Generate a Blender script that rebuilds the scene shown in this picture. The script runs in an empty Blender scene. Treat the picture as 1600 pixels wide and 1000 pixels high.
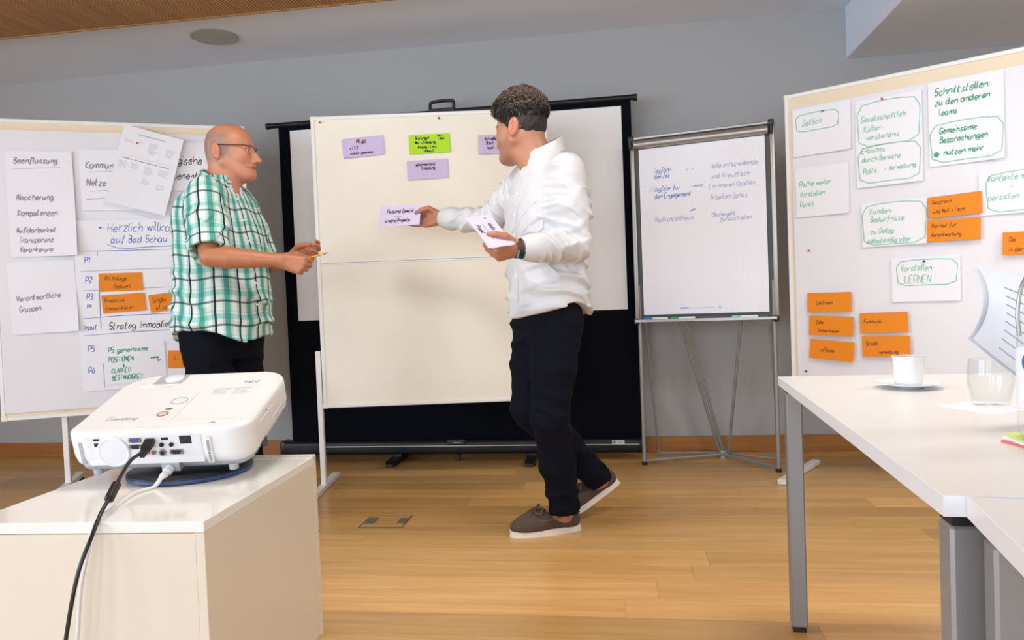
import bpy, bmesh, math, random
import numpy as np
from mathutils import Matrix, Vector

R = math.radians
SC = bpy.context.scene
COL = SC.collection

# ------------------------------------------------------------------ camera, light, exposure
cam_d = bpy.data.cameras.new('camera')
cam_d.sensor_fit = 'HORIZONTAL'
cam_d.sensor_width = 36.0
cam_d.lens = 36.0 * 1155.0 / 1600.0
cam_d.clip_start = 0.02
cam = bpy.data.objects.new('camera', cam_d)
COL.objects.link(cam)
cam.matrix_world = (Matrix.Translation((0, 0, 0.95)) @ Matrix.Rotation(R(8.4), 4, 'Z')
                    @ Matrix.Rotation(R(90 - 1.6), 4, 'X') @ Matrix.Rotation(R(-2.2), 4, 'Z'))
SC.camera = cam
SC.view_settings.view_transform = 'Standard'
SC.view_settings.look = 'None'
SC.view_settings.gamma = 1.0
SC.view_settings.use_curve_mapping = False
SC.view_settings.exposure = 0.45

wd = bpy.data.worlds.new('sky')
SC.world = wd
wd.use_nodes = True
wd.node_tree.nodes['Background'].inputs[0].default_value = (0.80, 0.88, 1.0, 1)
wd.node_tree.nodes['Background'].inputs[1].default_value = 1.0


def area(name, loc, rot, sx, sy, power, color):
    l = bpy.data.lights.new(name, 'AREA')
    l.shape = 'RECTANGLE'; l.size = sx; l.size_y = sy; l.energy = power; l.color = color
    o = bpy.data.objects.new(name, l)
    COL.objects.link(o)
    o.location = loc; o.rotation_euler = rot
    return o


# daylight in the window openings: left wall (x = -5.2) and the wall behind the camera
DAY = (0.76, 0.88, 1.0)
for i, yc in enumerate((-2.0, 0.0)):
    area('window_daylight', (-5.14, yc, 1.35), (0, R(-90), 0), 1.9, 1.6, 60, DAY)
for i, xc in enumerate((-3.4, -1.0, 1.4)):
    area('window_daylight', (xc, -3.44, 1.35), (R(90), 0, 0), 1.9, 1.9, 42, DAY)
# ceiling lamps in a row over the tables, above the picture
for xc, yc in ((-0.9, 1.95), (0.8, 1.95), (2.3, 1.95)):
    area('ceiling_lamp', (xc, yc, 2.46 if xc < 1.3 else 2.23), (0, 0, 0), 0.55, 0.55, 14, (1.0, 0.96, 0.90))

# ------------------------------------------------------------------ materials
def mat(name, col, rough=0.5, metal=0.0, spec=None, **kw):
    m = bpy.data.materials.new(name)
    m.use_nodes = True
    b = m.node_tree.nodes['Principled BSDF']
    b.inputs['Base Color'].default_value = (*col, 1)
    b.inputs['Roughness'].default_value = rough
    b.inputs['Metallic'].default_value = metal
    if spec is not None:
        b.inputs['Specular IOR Level'].default_value = spec
    for k, v in kw.items():
        b.inputs[k.replace('_', ' ')].default_value = v
    return m


def nt(m):
    return m.node_tree.nodes, m.node_tree.links, m.node_tree.nodes['Principled BSDF']


def add_noise(m, scale, amount, stretch=(1, 1, 1), detail=4, bump=0.0, bump_dist=0.002, coord='Object'):
    """multiply the base colour by a soft noise and optionally bump with it"""
    N, L, b = nt(m)
    tc = N.new('ShaderNodeTexCoord'); mp = N.new('ShaderNodeMapping')
    mp.inputs['Scale'].default_value = stretch
    no = N.new('ShaderNodeTexNoise'); no.inputs['Scale'].default_value = scale; no.inputs['Detail'].default_value = detail
    L.new(tc.outputs[coord], mp.inputs[0]); L.new(mp.outputs[0], no.inputs['Vector'])
    if amount:
        mr = N.new('ShaderNodeMapRange')
        mr.inputs['To Min'].default_value = 1 - amount; mr.inputs['To Max'].default_value = 1 + amount
        mx = N.new('ShaderNodeMix'); mx.data_type = 'RGBA'; mx.blend_type = 'MULTIPLY'
        mx.inputs[0].default_value = 1
        mx.inputs[6].default_value = b.inputs['Base Color'].default_value
        L.new(no.outputs[0], mr.inputs[0]); L.new(mr.outputs[0], mx.inputs[7])
        L.new(mx.outputs[2], b.inputs['Base Color'])
    if bump:
        bp = N.new('ShaderNodeBump'); bp.inputs['Strength'].default_value = bump; bp.inputs['Distance'].default_value = bump_dist
        L.new(no.outputs[0], bp.inputs['Height']); L.new(bp.outputs[0], b.inputs['Normal'])
    return m


def srgb(r, g, b):
    f = lambda c: (c / 255 / 12.92) if c <= 10 else ((c / 255 + 0.055) / 1.055) ** 2.4
    return (f(r), f(g), f(b))


M = {}
M['wall'] = add_noise(mat('wall_paint', srgb(176, 176, 177), 0.9), 180, 0.015, bump=0.15, bump_dist=0.0006)
M['ceil'] = add_noise(mat('ceiling_paint', srgb(230, 237, 250), 0.92), 150, 0.015)
M['white_metal'] = mat('white_lacquered_metal', srgb(238, 238, 238), 0.35)
M['cork'] = add_noise(mat('cream_felt_panel', srgb(242, 238, 224), 0.85), 6, 0.03, bump=0.0)
M['cork2'] = add_noise(mat('cream_felt_panel_worn', srgb(238, 222, 194), 0.85), 7, 0.05)
M['paper'] = add_noise(mat('white_paper', srgb(232, 233, 240), 0.8), 3, 0.02, bump=0.3, bump_dist=0.004)
M['paper2'] = mat('bright_white_paper', srgb(238, 240, 248), 0.75)
M['lilac'] = mat('lilac_card', srgb(205, 190, 226), 0.75)
M['lilac2'] = mat('pale_lilac_card', srgb(216, 204, 234), 0.75)
M['green_card'] = mat('lime_green_card', srgb(176, 228, 34), 0.75)
M['orange'] = mat('orange_card', srgb(236, 138, 16), 0.75)
M['ink'] = mat('black_marker_ink', (0.012, 0.012, 0.016), 0.6)
M['ink_blue'] = mat('blue_marker_ink', srgb(100, 118, 196), 0.6)
M['ink_faint'] = mat('pale_blue_marker_ink', srgb(164, 174, 214), 0.6)
M['ink_green'] = mat('green_marker_ink', srgb(70, 160, 124), 0.6)
M['ink_grey'] = mat('grey_printer_ink', srgb(150, 150, 158), 0.6)
M['ink_mint'] = mat('thin_green_marker_ink', srgb(140, 202, 176), 0.6)
M['ink_brown'] = mat('black_ink_on_orange', srgb(96, 54, 12), 0.6)
M['red'] = mat('red_plastic', srgb(200, 26, 40), 0.35)
M['black_plastic'] = mat('black_plastic', (0.012, 0.012, 0.014), 0.38)
M['black_metal'] = mat('black_painted_metal', (0.007, 0.008, 0.011), 0.36, spec=0.35)
M['black_cloth'] = add_noise(mat('black_screen_cloth', (0.004, 0.005, 0.009), 0.9, spec=0.08), 400, 0.2)
M['screen_white'] = mat('projection_screen_white', srgb(246, 246, 248), 0.7)
M['gunmetal'] = mat('dark_grey_board_frame', srgb(74, 78, 78), 0.5)
M['alu'] = mat('satin_aluminium', srgb(170, 168, 164), 0.38, 0.75)
M['grey_tube'] = mat('grey_lacquered_tube', srgb(150, 150, 150), 0.4, 0.35)
M['leg_grey'] = mat('grey_table_leg', srgb(150, 152, 156), 0.4, 0.45)
M['table_white'] = mat('white_laminate', srgb(226, 226, 224), 0.32)
M['table_edge'] = mat('white_table_edge', srgb(232, 234, 240), 0.4)
M['cab_white'] = mat('white_cabinet_laminate', srgb(226, 218, 202), 0.30)
M['cab_top'] = mat('glossy_white_cabinet_top', srgb(242, 241, 236), 0.10)
M['proj_white'] = mat('white_projector_plastic', srgb(234, 235, 236), 0.42)
M['proj_panel'] = mat('white_port_panel_plastic', srgb(228, 229, 236), 0.45)
M['proj_grey'] = mat('grey_projector_base_plastic', srgb(176, 178, 184), 0.5)
M['groove'] = mat('seam_grey', srgb(176, 174, 170), 0.7)
M['print_grey'] = mat('grey_print', srgb(168, 166, 166), 0.7)
M['port_metal'] = mat('connector_metal', srgb(150, 148, 145), 0.35, 0.8)
M['port_blue'] = mat('blue_connector', srgb(60, 80, 170), 0.45)
M['port_dark'] = mat('connector_hole', (0.01, 0.01, 0.012), 0.5)
M['yellow'] = mat('yellow_plastic', srgb(220, 190, 60), 0.45)
M['led_green'] = mat('green_button', srgb(40, 150, 100), 0.4)
M['pink_button'] = mat('pale_pink_button', srgb(225, 200, 202), 0.4)
M['white_plastic'] = mat('white_cable_plastic', srgb(238, 238, 236), 0.4)
M['disc_blue'] = mat('dark_blue_disc', srgb(12, 17, 32), 0.45)
M['disc_rim'] = mat('blue_disc_rim', srgb(34, 68, 112), 0.4)
M['china'] = mat('white_china', srgb(240, 240, 242), 0.15)
M['coffee'] = mat('coffee', (0.02, 0.008, 0.003), 0.15)
M['speaker_grey'] = add_noise(mat('grey_speaker_grille', srgb(172, 176, 174), 0.7), 900, 0.12)
M['metal_plate'] = mat('brushed_metal_plate', srgb(140, 140, 142), 0.4, 0.7)
M['blue_print'] = mat('blue_print', srgb(40, 120, 210), 0.5)
M['teal_rubber'] = mat('teal_rubber', srgb(40, 190, 170), 0.45)
M['dark_rubber'] = mat('dark_rubber_strap', srgb(52, 58, 60), 0.6)
M['note_green'] = mat('yellow_green_note', srgb(206, 226, 130), 0.7)
M['note_pink'] = mat('pink_note', srgb(226, 120, 120), 0.7)
M['pencil'] = mat('orange_pencil_lacquer', srgb(236, 160, 40), 0.4)


def glass(name, tint=(1, 1, 1), rough=0.0):
    m = bpy.data.materials.new(name); m.use_nodes = True
    N, L = m.node_tree.nodes, m.node_tree.links
    for n in list(N):
        if n.type != 'OUTPUT_MATERIAL': N.remove(n)
    out = [n for n in N if n.type == 'OUTPUT_MATERIAL'][0]
    t = N.new('ShaderNodeBsdfTransparent'); t.inputs[0].default_value = (*tint, 1)
    g = N.new('ShaderNodeBsdfGlossy'); g.inputs['Roughness'].default_value = rough
    f0 = N.new('ShaderNodeLayerWeight'); f0.inputs[0].default_value = 0.5; f = N.new('ShaderNodeMath'); f.operation = 'MULTIPLY_ADD'; f.inputs[1].default_value = 0.30; f.inputs[2].default_value = 0.02; pw = N.new('ShaderNodeMath'); pw.operation = 'POWER'; pw.inputs[1].default_value = 3.0; L.new(f0.outputs['Facing'], pw.inputs[0]); L.new(pw.outputs[0], f.inputs[0])
    mx = N.new('ShaderNodeMixShader')
    L.new(f.outputs[0], mx.inputs[0]); L.new(t.outputs[0], mx.inputs[1]); L.new(g.outputs[0], mx.inputs[2])
    L.new(mx.outputs[0], out.inputs[0])
    return m


M['glass'] = glass('clear_thin_glass', (0.97, 0.98, 0.98))
M['lens'] = glass('spectacle_lens', (0.97, 0.97, 0.98))


def wood(name, c1, c2, rough, along=0, scale=1.0, rnd=True, bump=0.08):
    """oak: stretched noise grain, each object its own tint and offset"""
    m = mat(name, c1, rough)
    N, L, b = nt(m)
    tc = N.new('ShaderNodeTexCoord'); mp = N.new('ShaderNodeMapping')
    s = [26 * scale] * 3; s[along] = 1.6 * scale
    mp.inputs['Scale'].default_value = s
    oi = N.new('ShaderNodeObjectInfo')
    sc = N.new('ShaderNodeVectorMath'); sc.operation = 'SCALE'; sc.inputs[0].default_value = (7.3, 13.1, 5.7)
    L.new(oi.outputs['Random'], sc.inputs['Scale'])
    ad = N.new('ShaderNodeVectorMath'); ad.operation = 'ADD'
    L.new(tc.outputs['Object'], ad.inputs[0]); L.new(sc.outputs[0], ad.inputs[1])
    L.new(ad.outputs[0], mp.inputs[0])
    n1 = N.new('ShaderNodeTexNoise'); n1.inputs['Scale'].default_value = 1.0; n1.inputs['Detail'].default_value = 7
    n1.inputs['Roughness'].default_value = 0.62; n1.inputs['Distortion'].default_value = 0.5
    L.new(mp.outputs[0], n1.inputs['Vector'])
    cr = N.new('ShaderNodeValToRGB')
    cr.color_ramp.elements[0].position = 0.28; cr.color_ramp.elements[0].color = (*c2, 1)
    cr.color_ramp.elements[1].position = 0.72; cr.color_ramp.elements[1].color = (*c1, 1)
    L.new(n1.outputs[0], cr.inputs[0])
    hs = N.new('ShaderNodeHueSaturation')
    mr = N.new('ShaderNodeMapRange')
    mr.inputs['To Min'].default_value = 0.76 if rnd else 1; mr.inputs['To Max'].default_value = 1.16 if rnd else 1
    L.new(oi.outputs['Random'], mr.inputs[0]); L.new(mr.outputs[0], hs.inputs['Value']); L.new(cr.outputs[0], hs.inputs['Color'])
    L.new(hs.outputs[0], b.inputs['Base Color'])
    bp = N.new('ShaderNodeBump'); bp.inputs['Strength'].default_value = bump; bp.inputs['Distance'].default_value = 0.001
    L.new(n1.outputs[0], bp.inputs['Height']); L.new(bp.outputs[0], b.inputs['Normal'])
    return m


M['oak'] = wood('oak_floor', srgb(228, 184, 118), srgb(200, 150, 86), 0.30)
M['oak_base'] = wood('oak_baseboard', srgb(190, 130, 62), srgb(160, 102, 44), 0.45)
M['oak_slat'] = wood('brown_wood_slat', srgb(190, 142, 88), srgb(164, 116, 66), 0.5, along=1)
M['wood_dark'] = mat('dark_gap_behind_slats', srgb(60, 34, 16), 0.8)

# ------------------------------------------------------------------ mesh helpers
class MB:
    """collects shapes of one material and links them as one mesh object"""
    def __init__(s):
        s.v = []; s.f = []

    def add(s, vs, fs, mx=None):
        k = len(s.v)
        s.v += [tuple(mx @ Vector(p)) if mx is not None else tuple(p) for p in vs]
        s.f += [tuple(i + k for i in f) for f in fs]
        return s

    def box(s, x0, x1, y0, y1, z0, z1, bev=0.0, mx=None, seg=1):
        if bev <= 0:
            vs = [(x, y, z) for x in (x0, x1) for y in (y0, y1) for z in (z0, z1)]
            fs = [(0, 1, 3, 2), (4, 6, 7, 5), (0, 4, 5, 1), (2, 3, 7, 6), (0, 2, 6, 4), (1, 5, 7, 3)]
            return s.add(vs, fs, mx)
        bm = bmesh.new()
        bmesh.ops.create_cube(bm, size=1)
        for v in bm.verts:
            v.co = Vector(((x0 + x1) / 2 + v.co.x * (x1 - x0), (y0 + y1) / 2 + v.co.y * (y1 - y0), (z0 + z1) / 2 + v.co.z * (z1 - z0)))
        bmesh.ops.bevel(bm, geom=bm.edges[:], offset=bev, segments=seg, affect='EDGES', profile=0.5)
        bm.verts.index_update()
        s.add([v.co[:] for v in bm.verts], [[v.index for v in f.verts] for f in bm.faces], mx)
        bm.free()
        return s

    def tube(s, pts, r, n=10, cap=True, mx=None):
        pts = [Vector(p) for p in pts]
        rs = r if isinstance(r, (list, tuple)) else [r] * len(pts)
        vs = []; fs = []
        up = None
        for i, p in enumerate(pts):
            d = (pts[min(i + 1, len(pts) - 1)] - pts[max(i - 1, 0)]).normalized()
            if up is None:
                up = Vector((0, 0, 1)) if abs(d.z) < 0.9 else Vector((1, 0, 0))
            a = d.cross(up).normalized(); up = a.cross(d).normalized()
            for j in range(n):
                t = 2 * math.pi * (j + 0.5) / n
                vs.append(p + (a * math.cos(t) + up * math.sin(t)) * rs[i])
        for i in range(len(pts) - 1):
            for j in range(n):
                k = (j + 1) % n
                fs.append((i * n + j, i * n + k, (i + 1) * n + k, (i + 1) * n + j))
        if cap:
            fs.append(tuple(range(n))[::-1]); fs.append(tuple((len(pts) - 1) * n + j for j in range(n)))
        return s.add(vs, fs, mx)

    def lathe(s, prof, n=24, mx=None, close=False):
        """prof: list of (radius, z) turned about z"""
        vs = []; fs = []
        for r, z in prof:
            for j in range(n):
                t = 2 * math.pi * j / n
                vs.append((r * math.cos(t), r * math.sin(t), z))
        m = len(prof)
        for i in range(m - 1 + (1 if close else 0)):
            q = (i + 1) % m
            for j in range(n):
                k = (j + 1) % n
                fs.append((i * n + j, i * n + k, q * n + k, q * n + j))
        if not close:
            fs.append(tuple(range(n))[::-1]); fs.append(tuple((m - 1) * n + j for j in range(n)))
        return s.add(vs, fs, mx)

    def prism(s, pts, z0, z1, mx=None):
        n = len(pts)
        vs = [(x, y, z0) for x, y in pts] + [(x, y, z1) for x, y in pts]
        fs = [tuple(range(n))[::-1], tuple(range(n, 2 * n))] + [(i, (i + 1) % n, n + (i + 1) % n, n + i) for i in range(n)]
        return s.add(vs, fs, mx)

    def loft(s, rings, cap=True, mx=None):
        n = len(rings[0]); vs = [p for r in rings for p in r]; fs = []
        for i in range(len(rings) - 1):
            for j in range(n):
                k = (j + 1) % n
                fs.append((i * n + j, i * n + k, (i + 1) * n + k, (i + 1) * n + j))
        if cap:
            fs.append(tuple(range(n))[::-1]); fs.append(tuple((len(rings) - 1) * n + j for j in range(n)))
        return s.add(vs, fs, mx)

    def build(s, name, material, parent=None, smooth=False, kind=None, label=None):
        me = bpy.data.meshes.new(name)
        me.from_pydata(s.v, [], s.f)
        me.materials.append(M[material] if isinstance(material, str) else material)
        bm = bmesh.new(); bm.from_mesh(me); bmesh.ops.recalc_face_normals(bm, faces=bm.faces[:]); bm.to_mesh(me); bm.free()
        if smooth:
            me.polygons.foreach_set('use_smooth', [True] * len(me.polygons))
            try:
                me.set_sharp_from_angle(angle=R(40))
            except Exception:
                pass
        o = bpy.data.objects.new(name, me)
        COL.objects.link(o)
        if parent is not None:
            o.parent = parent
        if kind: o['kind'] = kind
        if label: o['label'] = label
        return o


def tag(o, label, cat, group=None):
    o['label'] = label; o['category'] = cat
    if group: o['group'] = group
    return o


def thing(name, label, cat, loc=(0, 0, 0), rotz=0.0, group=None, mx=None):
    o = bpy.data.objects.new(name, None)
    COL.objects.link(o)
    o.empty_display_size = 0.1
    if mx is not None:
        o.matrix_world = mx
    else:
        o.location = loc; o.rotation_euler = (0, 0, rotz)
    return tag(o, label, cat, group)


def struct(o):
    o['kind'] = 'structure'
    return o


def rrect(w, d, r, n=6, cx=0, cy=0):
    """rounded rectangle outline, counter-clockwise; r = one radius or four (++, -+, --, +-)"""
    rr = r if isinstance(r, (list, tuple)) else [r] * 4
    out = []
    for q, (sx, sy) in enumerate(((1, 1), (-1, 1), (-1, -1), (1, -1))):
        q_r = rr[q]
        for i in range(n + 1):
            t = math.pi / 2 * (q + i / n)
            out.append((cx + sx * (w / 2 - q_r) + q_r * math.cos(t), cy + sy * (d / 2 - q_r) + q_r * math.sin(t)))
    return out


def smooth_path(pts, n=8):
    pts = [Vector(p) for p in pts]
    if len(pts) < 3:
        return pts
    out = []
    for i in range(len(pts) - 1):
        p0 = pts[max(i - 1, 0)]; p1 = pts[i]; p2 = pts[i + 1]; p3 = pts[min(i + 2, len(pts) - 1)]
        for k in range(n):
            t = k / n
            out.append(0.5 * ((2 * p1) + (p2 - p0) * t + (2 * p0 - 5 * p1 + 4 * p2 - p3) * t * t + (3 * p1 - p0 - 3 * p2 + p3) * t ** 3))
    out.append(pts[-1])
    return out


# ------------------------------------------------------------------ handwriting: a stroke alphabet (base line 2, x-height 6, capitals 9)
GL = {
 'a': '45260503122244,464352', 'b': '0902,04153645433212 03', 'c': '45261504031232 43', 'd': '45260503122244,494352',
 'e': '044445261504031232 43', 'f': '4839271201,0636', 'g': '45260503122244,4641200001', 'h': '0902,0426364542', 'i': '0602,0809',
 'j': '161100,1819', 'k': '0902,460442', 'l': '090312', 'm': '0602,04263532,3556666562', 'n': '0602,0426364542', 'o': '2605031232434526',
 'p': '0600,0526364543321203', 'q': '45260503122244,4640', 'r': '0602,042636', 's': '452615143332 1203', 't': '19031222,0636',
 'u': '0603122244,464352', 'v': '062246', 'w': '0612264256', 'x': '0642,0246', 'y': '0623,4600', 'z': '06460242',
 'A': '022942,1434', 'B': '0209,0939383605,063644433202', 'C': '4839190704123243', 'D': '0209,092947442202', 'E': '49090242,0535',
 'F': '490902,0535', 'G': '483919070412324345 25', 'H': '0902,4942,0545', 'I': '0902', 'J': '39331202', 'K': '0902,490542', 'L': '090242',
 'M': '0209244942', 'N': '02094249', 'O': '190704123244473919', 'P': '0209394846350 5', 'Q': '190704123244473919,3341', 'R': '02093948463505,2542',
 'S': '48391907153644321203', 'T': '0949,2922', 'U': '090412324449', 'V': '092249', 'W': '0912264259', 'X': '0942,0249', 'Y': '0925,492522', 'Z': '09490242',
 '0': '190704123244473919', '1': '072922', '2': '0819394836 0242', '3': '08193948361644433212 03', '4': '3932,290545', '5': '4909063645433202',
 '6': '4827040312324344351503', '7': '094922', '8': '2908374412032535472908', '9': '4626172839484322',
 '-': '0434', '.': '0203', ',': '1200', '/': '0039', '(': '2907042 0', ')': '09272400', '>': '0444,364432', '!': '0904,0203', '"': '0907,2927',
 ':': '0203,0506', '&': '42180929283604 022244', '+': '0444,2622', '*': '1514', '|': '0900', ' ': '',
}


XS = 0.66


def strokes(text, h, slant=0.12, jit=0.35, rnd=None, track=1.0):
    """list of polylines (x, y) in metres; h = capital height"""
    rnd = rnd or random.Random(sum(ord(c) * (i + 3) for i, c in enumerate(text)))
    s = h / 7.0; x = 0.0; out = []
    wob = rnd.uniform(0, 6)
    for ch in text:
        g = GL.get(ch, '').replace(' ', '')
        if not g:
            x += 3.6; continue
        mxw = 0
        dy = 0.25 * math.sin(wob + x * 0.21)
        for pl in g.split(','):
            pts = []
            for i in range(0, len(pl) - 1, 2):
                px, py = int(pl[i]), int(pl[i + 1]); mxw = max(mxw, px)
                px += rnd.uniform(-jit, jit); py += rnd.uniform(-jit, jit) + dy
                pts.append((((x + px) * XS + slant * (py - 2) * 1.2) * s, (py - 2) * s, 0))
            out.append([(p.x, p.y) for p in smooth_path(pts, 3)])
        x += (mxw + 1.7) * track
    return out, x * s * XS


def ribbon(mb, pl, w, zf, eps=0.00035):
    """flat stroke of width w following polyline pl on the sheet surface zf(x, y)"""
    n = len(pl)
    if n < 2:
        return
    vs = []; fs = []
    for i, (x, y) in enumerate(pl):
        a = pl[max(i - 1, 0)]; b = pl[min(i + 1, n - 1)]
        dx, dy = b[0] - a[0], b[1] - a[1]; l = math.hypot(dx, dy) or 1e-6
        ww = w * (0.5 if i in (0, n - 1) else 1)
        nx, ny = -dy / l * ww / 2, dx / l * ww / 2
        for q in (1, -1):
            X, Y = x + q * nx, y + q * ny
            vs.append((X, Y, zf(X, Y) + eps))
    for i in range(n - 1):
        fs.append((2 * i, 2 * i + 1, 2 * i + 3, 2 * i + 2))
    mb.add(vs, fs)


def sheet(name, label, cat, mx, w, h, material, zf=None, lines=(), shapes=(), ink='ink', stroke=0.003, group=None, nx=6, ny=6, thick=0.0005, jit=0.35, slant=0.12, track=1.0):
    """a paper sheet centred on its own origin; lines = (text, x, y, capital height[, ink]); shapes = polylines[, ink]"""
    zf = zf or (lambda x, y: 0.0)
    mb = MB()
    vs = []
    for sgn in (0, 1):
        for j in range(ny + 1):
            for i in range(nx + 1):
                x = -w / 2 + w * i / nx; y = -h / 2 + h * j / ny
                vs.append((x, y, zf(x, y) - thick * sgn))
    n1 = (nx + 1) * (ny + 1); fs = []
    ix = lambda i, j, q=0: q * n1 + j * (nx + 1) + i
    for j in range(ny):
        for i in range(nx):
            fs.append((ix(i, j), ix(i + 1, j), ix(i + 1, j + 1), ix(i, j + 1)))
            fs.append((ix(i, j, 1), ix(i, j + 1, 1), ix(i + 1, j + 1, 1), ix(i + 1, j, 1)))
    for i in range(nx):
        fs.append((ix(i, 0), ix(i, 0, 1), ix(i + 1, 0, 1), ix(i + 1, 0))); fs.append((ix(i, ny), ix(i + 1, ny), ix(i + 1, ny, 1), ix(i, ny, 1)))
    for j in range(ny):
        fs.append((ix(0, j), ix(0, j + 1), ix(0, j + 1, 1), ix(0, j, 1))); fs.append((ix(nx, j), ix(nx, j, 1), ix(nx, j + 1, 1), ix(nx, j + 1)))
    mb.add(vs, fs)
    o = mb.build(name, material, smooth=True)
    o.matrix_world = mx
    tag(o, label, cat, group)
    inks = {}
    for ln in lines:
        t, x, y, hh = ln[:4]; k = ln[4] if len(ln) > 4 else ink
        rot = ln[5] if len(ln) > 5 else 0.0
        sts, _ = strokes(t, hh, jit=jit, slant=slant, track=track)
        c, s_ = math.cos(rot), math.sin(rot)
        for pl in sts:
            ribbon(inks.setdefault(k, MB()), [(x + a * c - b * s_, y + a * s_ + b * c) for a, b in pl], stroke, zf)
    for sh in shapes:
        pl = sh[0]; k = sh[1] if len(sh) > 1 else ink; ww = sh[2] if len(sh) > 2 else stroke
        ribbon(inks.setdefault(k, MB()), pl, ww, zf)
    for k, m_ in inks.items():
        m_.build('writing', k, o, kind='stuff')
    return o


def cloud(cx, cy, w, h, n=48, amp=0.05, lob=9):
    """wobbly rounded outline drawn round a note"""
    out = []
    for i in range(n + 1):
        t = 2 * math.pi * i / n
        c, s_ = math.cos(t), math.sin(t)
        e = 0.42
        x = math.copysign(abs(c) ** e, c); y = math.copysign(abs(s_) ** e, s_)
        k = 1 + amp * 0.4 * math.sin(lob * t)
        out.append((cx + w / 2 * x * k, cy + h / 2 * y * k))
    return out

# ================================================================== THE ROOM
XL, XR, YB, YF, ZC = -5.2, 3.4, -3.5, 4.5, 2.535

fl = struct(MB().box(XL, XR, YB, YF, -0.06, -0.013).build('floor', 'wood_dark'))
rnd = random.Random(4)
PW = 0.1455
row = 0
y = YB
while y < YF - 0.01:
    y1 = min(y + PW, YF)
    x = XL - rnd.uniform(0, 1.5)
    while x < XR:
        ln = rnd.choice((1.5, 1.8, 2.0, 2.2))
        a, b = max(x, XL), min(x + ln, XR)
        if b - a > 0.02:
            o = MB().box(-(b - a) / 2 + 0.0002, (b - a) / 2 - 0.0002, -(y1 - y) / 2 + 0.0002, (y1 - y) / 2 - 0.0002, -0.012, 0, 0.0005).build('plank', 'oak', fl)
            o.location = ((a + b) / 2, (y + y1) / 2, 0)
        x += ln
    y = y1; row += 1

wb = struct(MB().box(XL - 0.1, XR + 0.1, YF, YF + 0.12, -0.06, 2.9).build('wall_back', 'wall'))
struct(MB().box(XR, XR + 0.12, YB, YF, -0.06, 2.9).build('wall_right', 'wall'))


def wall_with_windows(name, along, a0, a1, fixed, outward, wins, z0, z1):
    """wall pieces round window openings, built as one wall"""
    mb = MB()
    t = 0.25 * outward

    def put(p, q, za, zb):
        lo, hi = sorted((fixed, fixed + t))
        if along == 'y': mb.box(lo, hi, p, q, za, zb)
        else: mb.box(p, q, lo, hi, za, zb)
    put(a0, a1, -0.06, z0); put(a0, a1, z1, 2.9)
    cur = a0
    for (p, q) in wins:
        put(cur, p, z0, z1); cur = q
    put(cur, a1, z0, z1)
    return struct(mb.build(name, 'wall'))


wl = [(-2.95, -1.05), (-0.95, 0.95)]
wr = [(-4.35, -2.45), (-1.95, -0.05), (0.45, 2.35)]
wall_with_windows('wall_left', 'y', YB, YF, XL, -1, wl, 0.5, 2.2)
wall_with_windows('wall_rear', 'x', XL, XR, YB, -1, wr, 0.4, 2.35)
nwin = 0
for (p, q) in wl:
    nwin += 1
    f = MB()
    for a, b, c, d in ((p, q, 0.5, 0.55), (p, q, 2.15, 2.2), (p, p + 0.05, 0.55, 2.15), (q - 0.05, q, 0.55, 2.15), ((p + q) / 2 - 0.03, (p + q) / 2 + 0.03, 0.55, 2.15)):
        f.box(XL - 0.16, XL - 0.1, a, b, c, d)
    w = struct(f.build('window_%d' % nwin, 'white_metal'))
    MB().box(XL - 0.135, XL - 0.131, p + 0.05, q - 0.05, 0.55, 2.15).build('pane', 'glass', w)
for (p, q) in wr:
    nwin += 1
    f = MB()
    for a, b, c, d in ((p, q, 0.4, 0.45), (p, q, 2.3, 2.35), (p, p + 0.05, 0.45, 2.3), (q - 0.05, q, 0.45, 2.3), ((p + q) / 2 - 0.03, (p + q) / 2 + 0.03, 0.45, 2.3)):
        f.box(a, b, YB - 0.16, YB - 0.1, c, d)
    w = struct(f.build('window_%d' % nwin, 'white_metal'))
    MB().box(p + 0.05, q - 0.05, YB - 0.135, YB - 0.131, 0.45, 2.3).build('pane', 'glass', w)

ce = struct(MB().box(XL - 0.1, XR + 0.1, YB - 0.1, YF + 0.12, ZC, ZC + 0.1).build('ceiling', 'ceil'))
struct(MB().box(1.32, XR + 0.01, YB, YF, 2.25, ZC + 0.02, 0.004).build('ceiling_soffit', 'ceil'))
# lowered ribbed wood panel: backing, front edge strip and fine ribs running towards the wall
wp = struct(MB().box(XL, 1.32, YB, 3.675, 2.506, ZC + 0.01).build('ceiling_wood_panel', 'wood_dark'))
ribs = MB()
x = XL
while x < 1.31:
    ribs.box(x, x + 0.0125, YB, 3.66, 2.492, 2.507)
    x += 0.0165
ribs.build('rib', 'oak_slat', wp, kind='stuff')
MB().box(XL, 1.32, 3.66, 3.677, 2.488, 2.53, 0.002).build('edge_strip', 'oak_slat', wp)
# ceiling loudspeaker
t = thing('ceiling_speaker', 'round flat grey loudspeaker set into the white ceiling', 'speaker', (-2.27, 4.03, ZC))
MB().lathe([(0.132, 0.0), (0.132, -0.006), (0.127, -0.009), (0.121, -0.009), (0.121, 0.0)], 48).build('rim', 'speaker_grey', t, True)
MB().lathe([(0.121, -0.003), (0.120, -0.0075), (0.06, -0.009), (0.001, -0.0095)], 48).build('grille', 'speaker_grey', t, True)
# baseboards
struct(MB().box(XL, XR, YF - 0.018, YF, 0, 0.095, 0.003).build('baseboard_back', 'oak_base'))
struct(MB().box(XL, XL + 0.018, YB, YF - 0.018, 0, 0.095, 0.003).build('baseboard_left', 'oak_base'))
struct(MB().box(XR - 0.018, XR, YB, YF - 0.018, 0, 0.095, 0.003).build('baseboard_right', 'oak_base'))

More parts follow.
